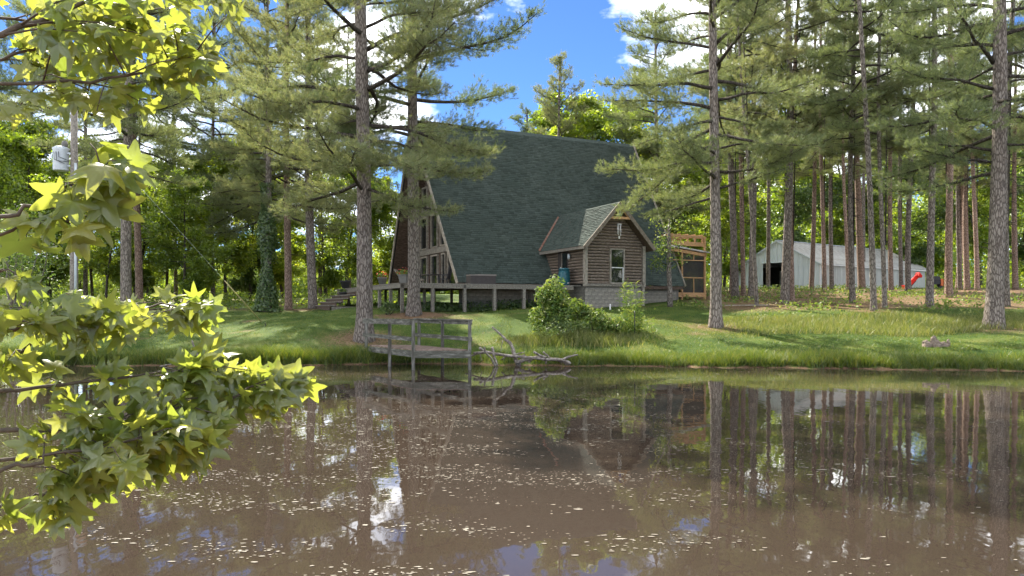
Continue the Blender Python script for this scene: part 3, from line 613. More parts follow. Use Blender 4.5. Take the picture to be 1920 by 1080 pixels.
# ------------------------------------------------------------------ jetty
JH = .66
FL, FR, BL, BR = Vector((-3.11,24.2,0)), Vector((-1.40,24.2,0)), Vector((-5.24,27.3,0)), Vector((-3.43,27.3,0))
jet = thing('jetty', 'small weathered grey wooden jetty with handrails at the pond edge', 'jetty', (-3.2, 25.3, 0)); JO = (-3.2, 25.3, 0)
def jb(name, p, q, w, h, mat='jetty_wood'): return MB().beam(p, q, w, h).build(name, M[mat], jet, JO)
def zz(v, z): return (v.x, v.y, z)
sv = (BL-FL)
for i in range(25):
    t0, t1 = i/25+.002, (i+.93)/25; a, b = FL+sv*t0, FR+sv*t0; c, d = FR+sv*t1, FL+sv*t1
    e = rnd.uniform(-.03,.03); MB().prism([(a.x+e,a.y,JH-.04),(b.x+e,b.y,JH-.04),(c.x+e,c.y,JH-.04),(d.x+e,d.y,JH-.04)], (0,0,.04+rnd.uniform(-.004,.005))).build('plank', M['jetty_deck'], jet, JO)
jb('rim_joist', zz(FL+Vector((-.06,-.04,0)),JH-.155), zz(FR+Vector((.06,-.04,0)),JH-.155), .045, .23)
jb('rim_joist', zz(FL+Vector((-.035,.0,0)),JH-.15), zz(FL+sv*.52+Vector((-.035,0,0)),JH-.15), .045, .20); jb('rim_joist', zz(FL+sv*.525+Vector((-.05,0,0)),JH-.145), zz(BL+Vector((-.05,0,0)),JH-.145), .045, .19)
jb('rim_joist', zz(FR+Vector((.0,.0,0)),JH-.15), zz(BR,JH-.15), .045, .20)
for p, top in ((FL,1.60),(FR,1.585),(FL+sv*.47,1.56),(BL,1.58),(FR+sv*.48,1.56),(BR,1.58)):
    off = Vector((-.09,0,0)) if p in (FL, BL) or (p-FL).cross(sv).length < .05 else Vector((.03,0,0))
    q = p+off; MB().box(q.x-.052,q.x+.052,q.y-.052,q.y+.052,-.9,top).build('post', M['jetty_post'], jet, JO)
L0, L1 = FL+Vector((-.16,0,0)), BL+Vector((-.22,.1,0)); R0, R1 = FR+Vector((.06,-.06,0)), BR+Vector((-.12,.1,0))
jb('top_rail', zz(L0,1.53), zz(L1,1.52), .045, .14); jb('cap_rail', zz(L0+Vector((.06,0,0)),1.625), zz(L1+Vector((.04,.05,0)),1.605), .16, .04)
jb('mid_rail', zz(L0,1.0), zz(L1,1.03), .045, .13)
jb('top_rail', zz(R0+Vector((.035,0,0)),1.53), zz(R1,1.53), .045, .12); jb('cap_rail', zz(R0,1.615), zz(R1,1.61), .16, .045); jb('mid_rail', zz(R0+Vector((.035,0,0)),1.0), zz(R1,1.03), .045, .13)

# ------------------------------------------------------------------ driftwood
def twig_pile(name, label, cat, polys, ox, oy, k, depth, loc, mat='drift', seed=3):
    t = thing(name, label, cat, loc); R = random.Random(seed)
    for n_, (pts, r0, r1) in enumerate(polys):
        dj = R.uniform(-.25, .3); P = []
        for i, (cx, cy) in enumerate(pts): P.append(at(ox+cx/k, oy+cy/k, depth+dj+R.uniform(-.08,.08)))
        # resample and roughen
        Q = []
        for i in range(len(P)-1):
            for s in range(3): Q.append(P[i].lerp(P[i+1], s/3) + Vector((R.uniform(-1,1),R.uniform(-1,1),R.uniform(-1,1)))*r0*.25)
        Q.append(P[-1]); m = len(Q)
        MB().tube(Q, [(r0+(r1-r0)*i/(m-1)) for i in range(m)], 7, wob=.35, seed=n_).build('branch', M[mat], t, loc)
    return t
polys = [([(60,500),(250,480),(660,545),(1000,575),(1420,600),(1520,660)],.045,.055), ([(740,680),(720,630),(670,500),(610,340),(520,270),(340,105)],.10,.03), ([(500,300),(470,490)],.014,.01),
 ([(225,400),(240,480),(330,570),(390,690)],.026,.035), ([(345,410),(370,540),(420,690)],.05,.04), ([(-60,560),(20,540),(150,500),(250,490)],.022,.035), ([(150,420),(260,490)],.045,.05),
 ([(690,640),(840,605),(1000,560),(1110,560)],.07,.05), ([(970,480),(1080,540),(1150,565)],.04,.06), ([(1110,480),(1200,560),(1330,610),(1450,690)],.035,.03), ([(1400,590),(1500,550),(1630,520)],.05,.025),
 ([(1480,640),(1700,628),(1860,640)],.07,.05), ([(690,520),(830,480)],.03,.015), ([(780,600),(830,510)],.04,.02), ([(1500,690),(1400,620),(1250,590),(1100,600)],.04,.05), ([(900,640),(950,560)],.04,.03), ([(1150,660),(1160,590)],.03,.03), ([(480,600),(560,540),(640,545)],.03,.02), ([(160,510),(190,610)],.018,.01), ([(1560,520),(1590,475)],.015,.008)]
twig_pile('driftwood', 'tangle of bleached dead branches lying in the shallows beside the jetty', 'driftwood', polys, 880, 600, 8.0, 25.9, (.6, 25.9, .05))
polys2 = [([(1140,960),(1130,920),(1105,840),(1080,775)],.05,.025), ([(1140,930),(1165,900),(1185,875)],.03,.018), ([(1120,970),(1020,880),(1065,838)],.03,.012), ([(830,950),(900,920),(1000,900),(1060,845)],.02,.012), ([(1100,950),(1200,945),(1300,930)],.03,.015)]
twig_pile('driftwood', 'dark forked snag sticking up from the far-bank shallows behind the leafy branches', 'driftwood', polys2, 0, 380, 3.0, 26.0, (-11, 26, .05), seed=9)

# ------------------------------------------------------------------ steel shed
SX, SY, SRZ = 30.9, 75.0, math.atan2(.59, .807); SZ = 3.66
shed = thing('metal_shed', 'long pale blue and grey corrugated metal shed behind the pines', 'shed', (SX, SY, SZ), SRZ)
SW, SL, SE, SR = 9.7, 22.0, 5.17-2.3, 7.75-2.3
def panel(w, h0, h1, axis='x'):
    """ribbed sheet standing on the local X axis: width w, top heights h0..h1"""
    mb = MB(); n = max(2, int(round(w/.3)))
    prof = []
    for i in range(n):
        u0 = w*i/n; s = w/n; prof += [(u0,0),(u0+s*.35,0),(u0+s*.42,.05),(u0+s*.58,.05),(u0+s*.65,0)]
    prof.append((w-.012,0)); vs = []
    for u_, o_ in prof: vs += [(u_, -o_, 0), (u_, -o_, h0+(h1-h0)*u_/w)]
    mb.add(vs, [(2*i, 2*i+2, 2*i+3, 2*i+1) for i in range(len(prof)-1)]); return mb
pm = {}
def put_panel(name, w, h0, h1, mat, loc, rz, rx=0):
    key = (w, round(h0,3), round(h1,3), mat)
    if key not in pm: pm[key] = panel(w, h0, h1).mesh(name, M[mat])
    return link(name, pm[key], shed, loc, (rx, 0, rz))
shell = MB(); shell.box(.08,SL-.08,.05,.09,0,SE-.1).box(.08,SL-.08,SW-.09,SW-.05,0,SE-.1).box(SL-.1,SL-.06,.1,SW-.1,0,SE-.1).box(6,6.1,.1,SW-.1,0,SE); shell.build('inner_wall', M['dark'], shed)
i = 0
while i*.92 < SL-.5: put_panel('side_panel', .92, SE, SE, 'metal_grey', (i*.92, 0, 0), 0); i += 1
O0, O1, OT = 3.2, 6.85, 5.55-2.3
yy = 0.0
while yy < SW-.05:
    w = min(.6, SW-yy); e0 = SE+(SR-SE)*(1-abs(yy-SW/2)/(SW/2)); e1 = SE+(SR-SE)*(1-abs(yy+w-SW/2)/(SW/2))
    mid = yy+w/2
    if O0 < mid < O1: put_panel('front_panel', w, e1-OT, e0-OT, 'metal_blue', (0, yy+w, OT), -math.pi/2)
    else: put_panel('front_panel', w, e1, e0, 'metal_blue', (0, yy+w, 0), -math.pi/2)
    yy += .6
MB().box(-.06,.04,O0-.1,O0,0,OT).box(-.06,.04,O1,O1+.1,0,OT).box(-.062,.04,O0,O1,OT-.1,OT).build('door_frame', M['metal_blue'], shed)
MB().box(-.08,.06,-.08,.0,0,SE).build('corner_trim', M['white'], shed)
rsl = math.hypot(SW/2, SR-SE); ang = math.atan2(SR-SE, SW/2); i = 0
while i*.92 < SL+.2:
    for sg in (0, 1):
        key = ('r',)
        if key not in pm: pm[key] = panel(.92, rsl+.25, rsl+.25).mesh('roof_panel', M['metal_roof'])
        if sg == 0: link('roof_panel', pm[key], shed, (-.15+i*.92, -.2, SE-.1+.05), (ang-math.pi/2, 0, 0))
        else: link('roof_panel', pm[key], shed, (-.15+i*.92+.92, SW+.2, SE-.1+.05), (ang-math.pi/2, 0, math.pi))
    i += 1
MB().beam((-.2,SW/2,SR+.06),(SL+.2,SW/2,SR+.06),.35,.06).build('ridge_cap', M['grey_metal'], shed)
MB().beam((-.2,-.22,SE-.12),(-.2,SW/2,SR-.02),.05,.16).beam((-.2,SW+.22,SE-.12),(-.2,SW/2,SR-.021),.05,.16).build('rake_trim', M['grey_metal'], shed)
MB().box(-.2,SL+.2,-.3,-.22,SE-.2,SE-.08).build('gutter', M['white'], shed)
# interior door frame seen through the opening
MB().box(3.0,3.08,5.3,5.42,0,2.3).box(3.0,3.08,6.45,6.57,0,2.3).box(3.0,3.08,5.3,6.57,2.3,2.42).build('inner_door_frame', M['white'], shed)
MB().box(3.09,3.13,.2,SW-.2,0,SE).build('partition', M['dark'], shed)
lean = MB(); lean.prism([(1.2,SW+.02,0),(1.2,SW+2.2,0),(1.2,SW+2.2,2.1),(1.2,SW+.02,2.9)], (10,0,0)).build('lean_to', M['metal_blue'], shed)
mw = thing('riding_mower', 'blue riding mower parked just inside the open shed door', 'mower', Vector((SX,SY,SZ)) + Matrix.Rotation(SRZ,3,'Z') @ Vector((.9,6.1,0)), SRZ)
MB().box(-.45,.45,-.25,.25,.35,.75).build('hood', M['blue'], mw); MB().box(.45,1.0,-.35,.35,.3,.5).build('body', M['blue'], mw); MB().box(.6,.95,-.22,.22,.5,.6).box(.9,.97,-.22,.22,.6,.95).build('seat', M['black'], mw)
for xx, r_ in ((-.3,.2),(.75,.3)):
    for s_ in (-.4,.4): MB().tube([(xx,s_-.09,r_),(xx,s_+.09,r_)], [r_,r_], 14).build('wheel', M['black'], mw)
MB().box(-.48,-.45,-.18,.18,.5,.65).build('grille', M['white'], mw); MB().beam((.35,0,.7),(.5,0,.98),.03,.03).build('steering_column', M['black'], mw)
def placed(px, py, Y): p = at(px, py, Y); return (p.x, p.y, gz(p.x, p.y))
lo = placed(1712, 530, 70.0)
ra = thing('loader_arm', 'red metal loader arm raised at a slant beside the far end of the shed', 'loader arm', lo, .2)
MB().beam((-.75,0,.1),(.55,0,1.3),.16,.35).build('boom', M['red'], ra); MB().prism([(.35,-.25,1.2),(.75,-.25,1.05),(.8,-.25,1.25),(.5,-.25,1.55)], (0,.5,0)).build('bucket', M['red'], ra); MB().beam((-.5,.0,0),(.3,.0,.8),.08,.12).build('ram', M['black'], ra); MB().box(-1.0,-.4,-.3,.3,0,.35).build('base', M['red'], ra)
lo = placed(1754, 530, 71.0)
tr_ = thing('garden_tiller', 'small orange and black garden machine between the pine trunks near the shed', 'machine', lo)
MB().box(-.5,.5,-.3,.3,.35,.75).build('engine', M['black'], tr_); MB().box(-.35,.3,-.25,.25,.75,1.1).build('tank', M['planter_dark'], tr_)
for s_ in (-.45,.45): MB().box(s_-.12,s_+.12,-.35,-.2,.2,.85).build('guard', M['orange'], tr_); MB().tube([(s_,-.12,.25),(s_,.12,.25)],[.25,.25],12).build('wheel', M['black'], tr_)

# ------------------------------------------------------------------ utility pole
ux, uy = (139-960)/FPX*30, 30.0; uz = gz(ux, uy)
pole = thing('utility_pole', 'weathered wooden utility pole with a pale conduit beyond the leafy branches', 'utility pole', (ux, uy, uz))
MB().tube([(0,0,-.3),(0,0,3),(0,0,6),(0,0,9.45)], [.16,.15,.14,.125], 12).build('shaft', M['old_wood'], pole)
MB().tube([(.13,-.12,0),(.12,-.11,7.2)], [.05,.05], 8).build('conduit', M['grey_metal'], pole)
tf = thing('transformer', 'pale grey transformer can mounted on the utility pole', 'transformer', (ux-.5, uy-.05, uz+6.9))
MB().tube([(0,0,0),(0,0,.03),(0,0,.84),(0,0,.9)], [.27,.28,.29,.31], 20).build('tank', M['grey_metal'], tf); MB().tube([(0,0,.9),(0,0,.97)], [.31,.20], 20).build('lid', M['grey_metal'], tf)
MB().tube([(.15,0,.96),(.15,0,1.08),(.15,0,1.2)], [.1,.12,.08], 10).build('bushing', M['planter'], tf)
MB().beam((.25,0,.2),(.42,0,.2),.08,.06).beam((.25,0,.7),(.42,0,.7),.08,.06).build('bracket', M['grey_metal'], tf)
for k, (a, b, c) in enumerate((((-.1,-.30,.72),(-.05,-.36,.4),(.3,-.3,.25)), ((-.02,-.30,.72),(.05,-.36,.35),(.45,-.2,.32)), ((.08,-.3,.72),(.12,-.34,.5),(.45,-.2,.36)))): MB().tube([a,b,c],[.012]*3,5).build('lead_wire', M['black'], tf)
yl = thing('yard_light', 'amber dusk-to-dawn yard light on the side of the utility pole', 'yard light', (ux+.36, uy-.08, uz+6.45))
MB().tube([(0,0,0),(0,0,.05),(0,0,.22)], [.14,.165,.175], 14).build('lens', M['amber'], yl); MB().tube([(0,0,.221),(0,0,.30),(0,0,.36)], [.19,.15,.07], 14).build('cap', M['grey_metal'], yl); MB().tube([(0,0,.361),(0,0,.5)], [.06,.05], 10).build('photocell', M['grey_metal'], yl); MB().beam((0,.03,.33),(-.22,.06,.33),.04,.04).build('bracket', M['grey_metal'], yl)
gx2, gy2 = solve(497, 611)
gw_ = thing('guy_wire', 'thin guy wire running from the pole down to the lawn with a yellow guard', 'guy wire', (gx2, gy2, gz(gx2, gy2)))
d_ = Vector((ux, uy, uz+9.2)) - Vector((gx2, gy2, gz(gx2, gy2)))
MB().tube([(0,0,0), d_], [.0035,.0035], 5).build('wire', M['grey_metal'], gw_); MB().tube([d_*.02, d_*.23], [.022,.022], 8).build('guard', M['yellow'], gw_)
MB().tube([(.05,.05,-.2),(0,0,.15)], [.02,.02], 6).build('anchor_rod', M['black'], gw_)
sv_w = [Vector((ux, uy, uz+9.0)).lerp(hw(5, 6.7, 9.0), t) - Vector((0,0,2.2*math.sin(math.pi*t))) for t in np.linspace(0, 1, 14)]
# ------------------------------------------------------------------ trees
def unit(v): return v/(np.linalg.norm(v, axis=-1, keepdims=True)+1e-9)
def needles(P, A, R, per=22, ln=.17, w=.013):
    """needle tufts at P with axes A: every needle one thin triangle"""
    n = len(P); Pn = np.repeat(P, per, 0); An = np.repeat(unit(A), per, 0); m = n*per
    d = unit(An*R.uniform(.15,1.1,(m,1)) + R.normal(size=(m,3))*.55 + np.array([0,0,.12]))
    L = ln*R.uniform(.65,1.2,(m,1)); s = unit(np.cross(d, R.normal(size=(m,3))))*w*.5
    b = Pn + An*R.uniform(-.12,.05,(m,1)) + d*.015
    V = np.stack([b-s, b+s, b+d*L], 1).reshape(-1,3)
    return V, np.arange(3*m).reshape(m,3)
def curve(p, d, L, k, R, droop=0.0, up=0.0, wig=.15):
    pts = [np.array(p, float)]; d = np.array(d, float)
    for i in range(k):
        d = unit(d + R.normal(size=3)*wig*np.array([1,1,.6]) + np.array([0,0,(-droop if i < k*.5 else up)]))
        pts.append(pts[-1] + d*L/k)
    return pts
def pine_variant(seed, H, cb, Lmax, nl, top_frac=1.0, dens=1.0, per=22, dead=6, asym=0.0, low_long=.75, ln=.17):
    """limbs mesh and crown mesh of a pine, trunk at the origin"""
    R = np.random.default_rng(seed); wood = MB(); P = []; A = []
    for i in range(nl):
        t = (i + R.random()*.9)/nl; h = cb + (H-cb)*t**1.05
        az = i*2.4 + R.normal()*.5
        L = Lmax*(low_long + (1-low_long)*min(1, t/.3))*(1-t)**.55*R.uniform(.55,1.1)*(1+asym*math.cos(az)) + .5
        el = -.05 + .75*t + R.normal()*.15
        d = np.array([math.cos(az)*math.cos(el), math.sin(az)*math.cos(el), math.sin(el)])
        pts = curve((0,0,h), d, L, 7, R, droop=.03, up=.10, wig=.16)
        r0 = .018 + .014*L
        wood.tube(pts, [r0*(1-.82*j/7) for j in range(8)], 5)
        ns = int(4 + L*3.0)
        for j in range(ns):
            u = .28 + .72*(j+R.random())/ns; q = u*7; q0 = min(int(q), 6); base = pts[q0] + (pts[q0+1]-pts[q0])*(q-q0)
            dl = unit(pts[q0+1]-pts[q0]); side = unit(np.cross(dl, [0,0,1]))*(1 if j % 2 else -1)
            sdv = unit(dl*.75 + side*R.uniform(.4,1.1) + np.array([0,0,R.normal()*.25+.12])); Ls = (.35+.32*L*(1.1-u))*R.uniform(.6,1.15)
            sp_ = curve(base, sdv, Ls, 4, R, droop=0.0, up=.12, wig=.2)
            wood.tube(sp_, [.016,.013,.010,.008,.005], 3, sm=False)
            nt_ = int(max(4, Ls*15*dens))
            for k in range(nt_):
                v = .3 + .7*(k+R.random())/nt_; w_ = v*4; w0 = min(int(w_), 3); c = sp_[w0] + (sp_[w0+1]-sp_[w0])*(w_-w0)
                dd = unit(sp_[w0+1]-sp_[w0]); off = R.normal(size=3)*np.array([.24,.24,.13])*(.4+Ls*.5)
                P.append(c+off); A.append(dd*.8 + off*1.2 + np.array([0,0,.35]))
    wood.tube([(0,0,cb*.4),(0,0,cb),(0,0,H-.3)], [.05,.04,.012], 5)
    for i in range(dead):
        h = cb*R.uniform(.45,.98); az = R.random()*6.28; L = R.uniform(.5,1.6)
        pts = curve((0,0,h), (math.cos(az),math.sin(az),R.normal()*.2), L, 5, R, droop=.05, up=0, wig=.25); wood.tube(pts, [.022,.018,.014,.010,.007,.004], 4, sm=False)
    P = np.array(P); A = np.array(A); V, F = needles(P, A, R, per=per, ln=ln)
    return wood.mesh('limbs', M['bark_dark']), np_mesh('crown', V, F, M['needle'])
def trunk_mesh(r0, H, seed, mat, n=14, bend=.15, k=16, flare=1.35):
    R = random.Random(seed); pts = []; rad = []; ph = R.random()*6; am = R.uniform(.3, 1)*bend
    for i in range(k+1):
        t = i/k; z = -.3 + (H+.3)*t
        pts.append((am*math.sin(ph+t*5)-am*math.sin(ph), am*math.cos(ph*1.3+t*4)-am*math.cos(ph*1.3), z))
        fl = 1 + (flare-1)*math.exp(-max(0, z)/.45)
        rad.append(r0*fl*(1-.62*t**1.15) if i < k else .03)
    zs = sorted(set([p[2] for p in pts] + [.15, .5, 1.0]))
    pts2, rad2 = [], []
    for z in zs:
        t = (z+.3)/(H+.3); pts2.append((am*math.sin(ph+t*5)-am*math.sin(ph), am*math.cos(ph*1.3+t*4)-am*math.cos(ph*1.3), z))
        rad2.append(max(.02, r0*(1+(flare-1)*math.exp(-max(0,z)/.45))*(1-.62*max(0,t)**1.15)))
    return MB().tube(pts2, rad2, n, wob=.07, seed=seed).mesh('trunk', mat)

PV = {}
PV['big_a'] = (pine_variant(21, 24, 5.6, 6.8, 58, dens=1.25, per=24, dead=8), 24)
PV['big_b'] = (pine_variant(22, 24, 7.3, 6.6, 50, dens=1.2, per=24, dead=5), 24)
PV['big_c'] = (pine_variant(23, 25, 5.6, 5.8, 60, dens=1.25, per=24, dead=7), 25)
PV['big_d'] = (pine_variant(24, 25, 6.4, 5.8, 54, dens=1.2, per=24, dead=9), 25)
PV['for_a'] = (pine_variant(25, 24, 9.5, 3.7, 40, dens=1.05, per=22, dead=16, ln=.2), 24)
PV['for_b'] = (pine_variant(26, 23, 9.0, 3.3, 40, dens=1.05, per=22, dead=18, ln=.2), 23)
PV['for_c'] = (pine_variant(27, 25, 11, 3.9, 38, dens=1.05, per=22, dead=20, ln=.2), 25)

def pine(px, py, w, var, label, red=False, lean=0.0, leany=0.0, rz=0.0, Y=None, sc_=1.0, group=None, seed=None, straw=1.0):
    if Y is None: x, y = solve(px, py)
    else: x, y = (px-960)/FPX*Y, Y
    z = gz(x, y); t = thing('pine_tree', label, 'pine tree', (x, y, z), 0, group)
    (lm, cm), H = PV[var]; H2 = H*sc_
    t.rotation_euler = (leany, lean, rz)
    seed = seed if seed is not None else int(px*7+py)
    near = y < 36
    tm = trunk_mesh(w/2*.9*y/FPX, H2, seed, M['bark_red' if red else 'bark'], n=20 if near else 12, bend=.12 if near else .2, flare=1.5 if near else 1.2)
    link('trunk', tm, t)
    link('limbs', lm, t, rot=(0,0,seed % 6.28), scale=(sc_,)*3); link('crown', cm, t, rot=(0,0,seed % 6.28), scale=(sc_,)*3)
    STRAW.append((x, y, .8+w/2*y/FPX*2.0, .42*straw))
    return t
ORD = ['leftmost', 'second', 'third', 'fourth', 'fifth', 'sixth', 'seventh', 'eighth', 'ninth', 'tenth', 'eleventh', 'twelfth', 'thirteenth', 'fourteenth', 'fifteenth', 'sixteenth', 'seventeenth', 'eighteenth']
def nth(k, n): return ORD[0] if k == 0 else ('rightmost' if k == n-1 else ORD[k] + ' from left')
def ranked(lst): 
    o = sorted(range(len(lst)), key=lambda j: lst[j]); return {j: nth(r, len(lst)) for r, j in enumerate(o)}
# the big pines of the lawn
pine(683, 630, 34, 'big_a', 'massive grey pine trunk rising behind the jetty', Y=30.2, seed=1)
pine(776, 582, 26, 'big_b', 'large pine in a mulch bed in front of the house gable', Y=35.2, seed=4)
pine(1342, 614, 23, 'big_c', 'tall pine with flaky bark between the porch and the shed', seed=3)
pine(1863, 617, 33, 'big_d', 'thick pale-barked pine standing nearest the bank opposite the shed', seed=2)
# left-hand pines across the lawn
pine(237, 592, 22, 'big_b', 'grey pine trunk standing just beyond the utility pole', seed=5, Y=41)
pine(262, 590, 15, 'for_b', 'slim brown pine pressed close behind the grey trunk by the pole', True, seed=8, Y=44)
pine(541, 577, 15, 'big_c', 'reddish pine trunk next to the ivy-covered trunk', True, seed=7, Y=46.5)
pine(587, 578, 19, 'for_b', 'straight grey pine at the foot of the deck steps', seed=9, Y=46, lean=-.02)
# the pine stand on the right
stand = [
 (1371,553,8,'for_b','slim reddish pine leftmost of the stand, beside the shed lean-to',True,0),
 (1379,560,15,'for_a','brown pine close by the left wall of the shed',False,0),
 (1394,557,10,'for_c','orange-brown pine hiding the edge of the blue shed front',True,0),
 (1409,562,14,'for_b','grey-green pine just left of the open shed door',False,-.01),
 (1419,573,8,'for_a','thin pine leaning out in front of the shed door jamb',False,-.05),
 (1471,568,18,'for_c','stout brown pine right in front of the open shed door',False,.005),
 (1485,567,12,'for_b','pine touching the stout trunk before the shed door',True,.02),
 (1521,544,10,'for_a','slim pine against the pale blue front of the shed',True,.02),
 (1546,546,9,'for_c','very straight thin pine at the near corner of the shed',True,0),
 (1591,547,8,'for_a','slender reddish pine half hidden behind a darker trunk at mid shed',True,0),
 (1599,568,12,'for_b','dark slim pine forward of the shed long wall',False,.01),
 (1616,543,15,'for_c','reddish pine leaning left across the shed roof',True,-.05),
 (1638,583,13,'for_a','mottled grey pine leaning left, foot in the tall grass',False,-.045),
 (1659,577,10,'for_b','slim grey pine next to the leaning mottled pine',False,.01),
 (1671,546,10,'for_c','brown pine against the long wall of the shed',True,0),
 (1703,546,12,'for_a','brown pine left of the red loader arm',False,0),
 (1743,575,15,'for_b','grey lichen-spotted pine just right of the red loader arm',False,0),
 (1779,557,15,'for_c','reddish pine right of the orange machine',True,-.02),
 (1796,541,10,'for_a','thin reddish pine leaning right of the orange machine',True,.025),
 (1814,543,12,'for_b','straight brown pine left of the thick pale-barked trunk',True,0),
 (1832,544,10,'for_c','thin reddish pine almost touching the thick pale-barked trunk',True,0),
 (1887,575,14,'for_a','grey pine just right of the thick pale-barked trunk',False,.02),
 (1904,540,11,'for_b','brown pine at the right edge of the photo',True,0)]
for i, (px, py, w, v, lab, red, lean) in enumerate(stand):
    pine(px, py, w, v, lab, red, lean=lean, group='pines of the stand before the shed', seed=31+i*5, sc_=.92+.16*((i*37) % 10)/10)
# pines behind and beside
def pine_top(px, ytop, Y, var, label, w=.2, group=None, seed=0):
    x = (px-960)/FPX*Y; z = gz(x, Y); H = CH-(ytop-HZN)/FPX*Y - z; (lm, cm), H0 = PV[var]; k = H/H0
    t = thing('pine_tree', label, 'pine tree', (x, Y, z), 0, group)
    link('trunk', trunk_mesh(w, H, seed, M['bark'], n=10, flare=1.15), t); link('limbs', lm, t, rot=(0,0,seed), scale=(k,)*3); link('crown', cm, t, rot=(0,0,seed), scale=(k,)*3)
pine_top(1052, 112, 66, 'big_c', 'lone pine crown rising above the roof ridge of the house', seed=3)
pine_top(985, 205, 74, 'big_b', 'small pine crown low above the roof ridge', seed=5)
LP_ = ((500,-60,58,'big_a'), (400,-40,64,'big_b'), (330,-20,70,'big_c'), (600,-30,66,'for_c'), (160,-30,62,'big_d'), (60,10,68,'big_a'), (-60,0,60,'big_b'), (655,60,72,'for_a'))
rk = ranked([q[0] for q in LP_])
for i, (px, yt, Y, v) in enumerate(LP_):
    pine_top(px, yt, Y, v, 'distant pine beyond the left lawn, ' + rk[i] + ' of its row', group='distant pines beyond the lawn', seed=i+11, w=.18)
LP_ = ((1230,20,60,'big_d'), (1440,-90,72,'for_c'), (1560,-60,66,'for_a'), (1690,-90,74,'for_c'), (1800,-80,66,'for_b'), (1960,-90,60,'for_c'), (1350,-60,74,'for_b'), (1620,-60,82,'for_a'))
rk = ranked([q[0] for q in LP_])
for i, (px, yt, Y, v) in enumerate(LP_):
    pine_top(px, yt, Y, v, 'high pine crown closing the canopy over the shed, ' + rk[i] + ' of them', group='pine crowns over the shed', seed=i+31, w=.2)

# ---- hardwoods
def hardwood_variant(seed, H, cr, cb, nleaf, leaf, mat='leaf', bmat='bark_dark', r0=.16):
    R = np.random.default_rng(seed); wood = MB(); ends = []
    top = curve((0,0,-.3), (0,0,1), H*.9, 9, R, wig=.06); wood.tube(top, [r0*(1-.85*i/9) for i in range(10)], 8)
    for i in range(int(14 + H)):
        t = R.uniform(cb, .97); q = t*9; q0 = min(int(q), 8); b = top[q0] + (top[q0+1]-top[q0])*(q-q0); az = R.random()*6.283
        env = math.sin(math.pi*min(1, max(.08, (t-cb*.7)/(1.06-cb*.7))))**.7
        L = cr*env*R.uniform(.6,1.1); el = R.uniform(.1,.7)
        pts = curve(b, (math.cos(az)*math.cos(el), math.sin(az)*math.cos(el), math.sin(el)), L, 5, R, droop=0, up=.05, wig=.2)
        wood.tube(pts, [r0*.32*(1-.8*j/5)*(1.1-t*.6) for j in range(6)], 4)
        for j in range(5):
            u = R.uniform(.3,1)*5; u0 = min(int(u), 4); c = pts[u0] + (pts[u0+1]-pts[u0])*(u-u0); dv = unit(R.normal(size=3)+np.array([0,0,.3])); Ls = L*R.uniform(.2,.45)
            sp_ = curve(c, dv, Ls, 3, R, wig=.25); wood.tube(sp_, [.02,.014,.009,.005], 3, sm=False)
            ends += [(sp_[3], .25+.3*Ls), (sp_[2], .25+.3*Ls), (pts[5], .5)]
    E = np.array([e[0] for e in ends]); S = np.array([e[1] for e in ends]); idx = R.integers(0, len(E), nleaf)
    P = E[idx] + R.normal(size=(nleaf,3))*(S[idx]*.62)[:,None]*np.array([1,1,.7])
    V, F = leaf_quads(P, np.tile([0,-.1,.7], (nleaf,1)), leaf, R, .62)
    return wood.mesh('trunk', M[bmat]), np_mesh('crown', V, F, M[mat])
HVs = {'a': (hardwood_variant(41, 17, 5.0, .18, 24000, .26), 17), 'b': (hardwood_variant(42, 14, 4.4, .12, 20000, .24), 14), 'c': (hardwood_variant(43, 12, 3.8, .08, 18000, .23, 'leaf_dark'), 12),
       'd': (hardwood_variant(44, 15, 4.6, .15, 19000, .24, 'leaf_dark'), 15), 's': (hardwood_variant(45, 5.2, 2.2, .05, 5000, .15), 5.2)}
def hardwood(px, Y, H, v, label, group=None, seed=0, name='hardwood_tree', py=None):
    x = (px-960)/FPX*Y; (tm, cm), H0 = HVs[v]; k = H/H0
    t = thing(name, label, 'tree', (x, Y, gz(x, Y)-.05), seed*1.7, group); link('trunk', tm, t, scale=(k,)*3); link('crown', cm, t, scale=(k,)*3); return t
G1 = 'leafy trees in the wood behind the shed'
for i, px in enumerate(range(1225, 2010, 60)):
    hardwood(px+(i*29) % 23, 90+(i*17) % 34, 19.5+(i*5) % 8, 'ab'[i % 2] if i % 4 else 'd', nth(i, 14) + ' of the leafy trees in the sunlit wood behind the shed', G1, i)
for i, (px, Y, H, v) in enumerate(((1215,60,14.5,'a'), (1250,66,13,'b'), (1310,70,13.5,'a'), (1375,84,12,'b'))):
    hardwood(px, Y, H, v, ['bright leafy tree just behind the far end of the roof', 'rounded leafy tree behind the porch', 'tall leafy tree seen between porch and shed', 'leafy tree at the left end of the shed'][i], None, i+40)
hardwood(1130, 70, 20.5, 'a', 'dark-limbed leafy tree above the right end of the roof ridge', None, 51)
hardwood(1010, 72, 17.2, 'b', 'yellow-green leafy treetop just above the middle of the roof ridge', None, 52)
hardwood(950, 78, 16.5, 'b', 'leafy treetop above the roof ridge near the big pine boughs', None, 53)
hardwood(1085, 74, 21.5, 'a', 'light green leafy treetop between the lone pine crown and the dark-limbed tree', None, 54)
hardwood(1175, 68, 18.5, 'b', 'leafy treetop at the far end of the roof ridge beside the pine boughs', None, 55)
hardwood(915, 84, 18.5, 'a', 'leafy treetop peeping over the ridge behind the big pine boughs', None, 56)
G2 = 'leafy trees beyond the lawn left of the house'
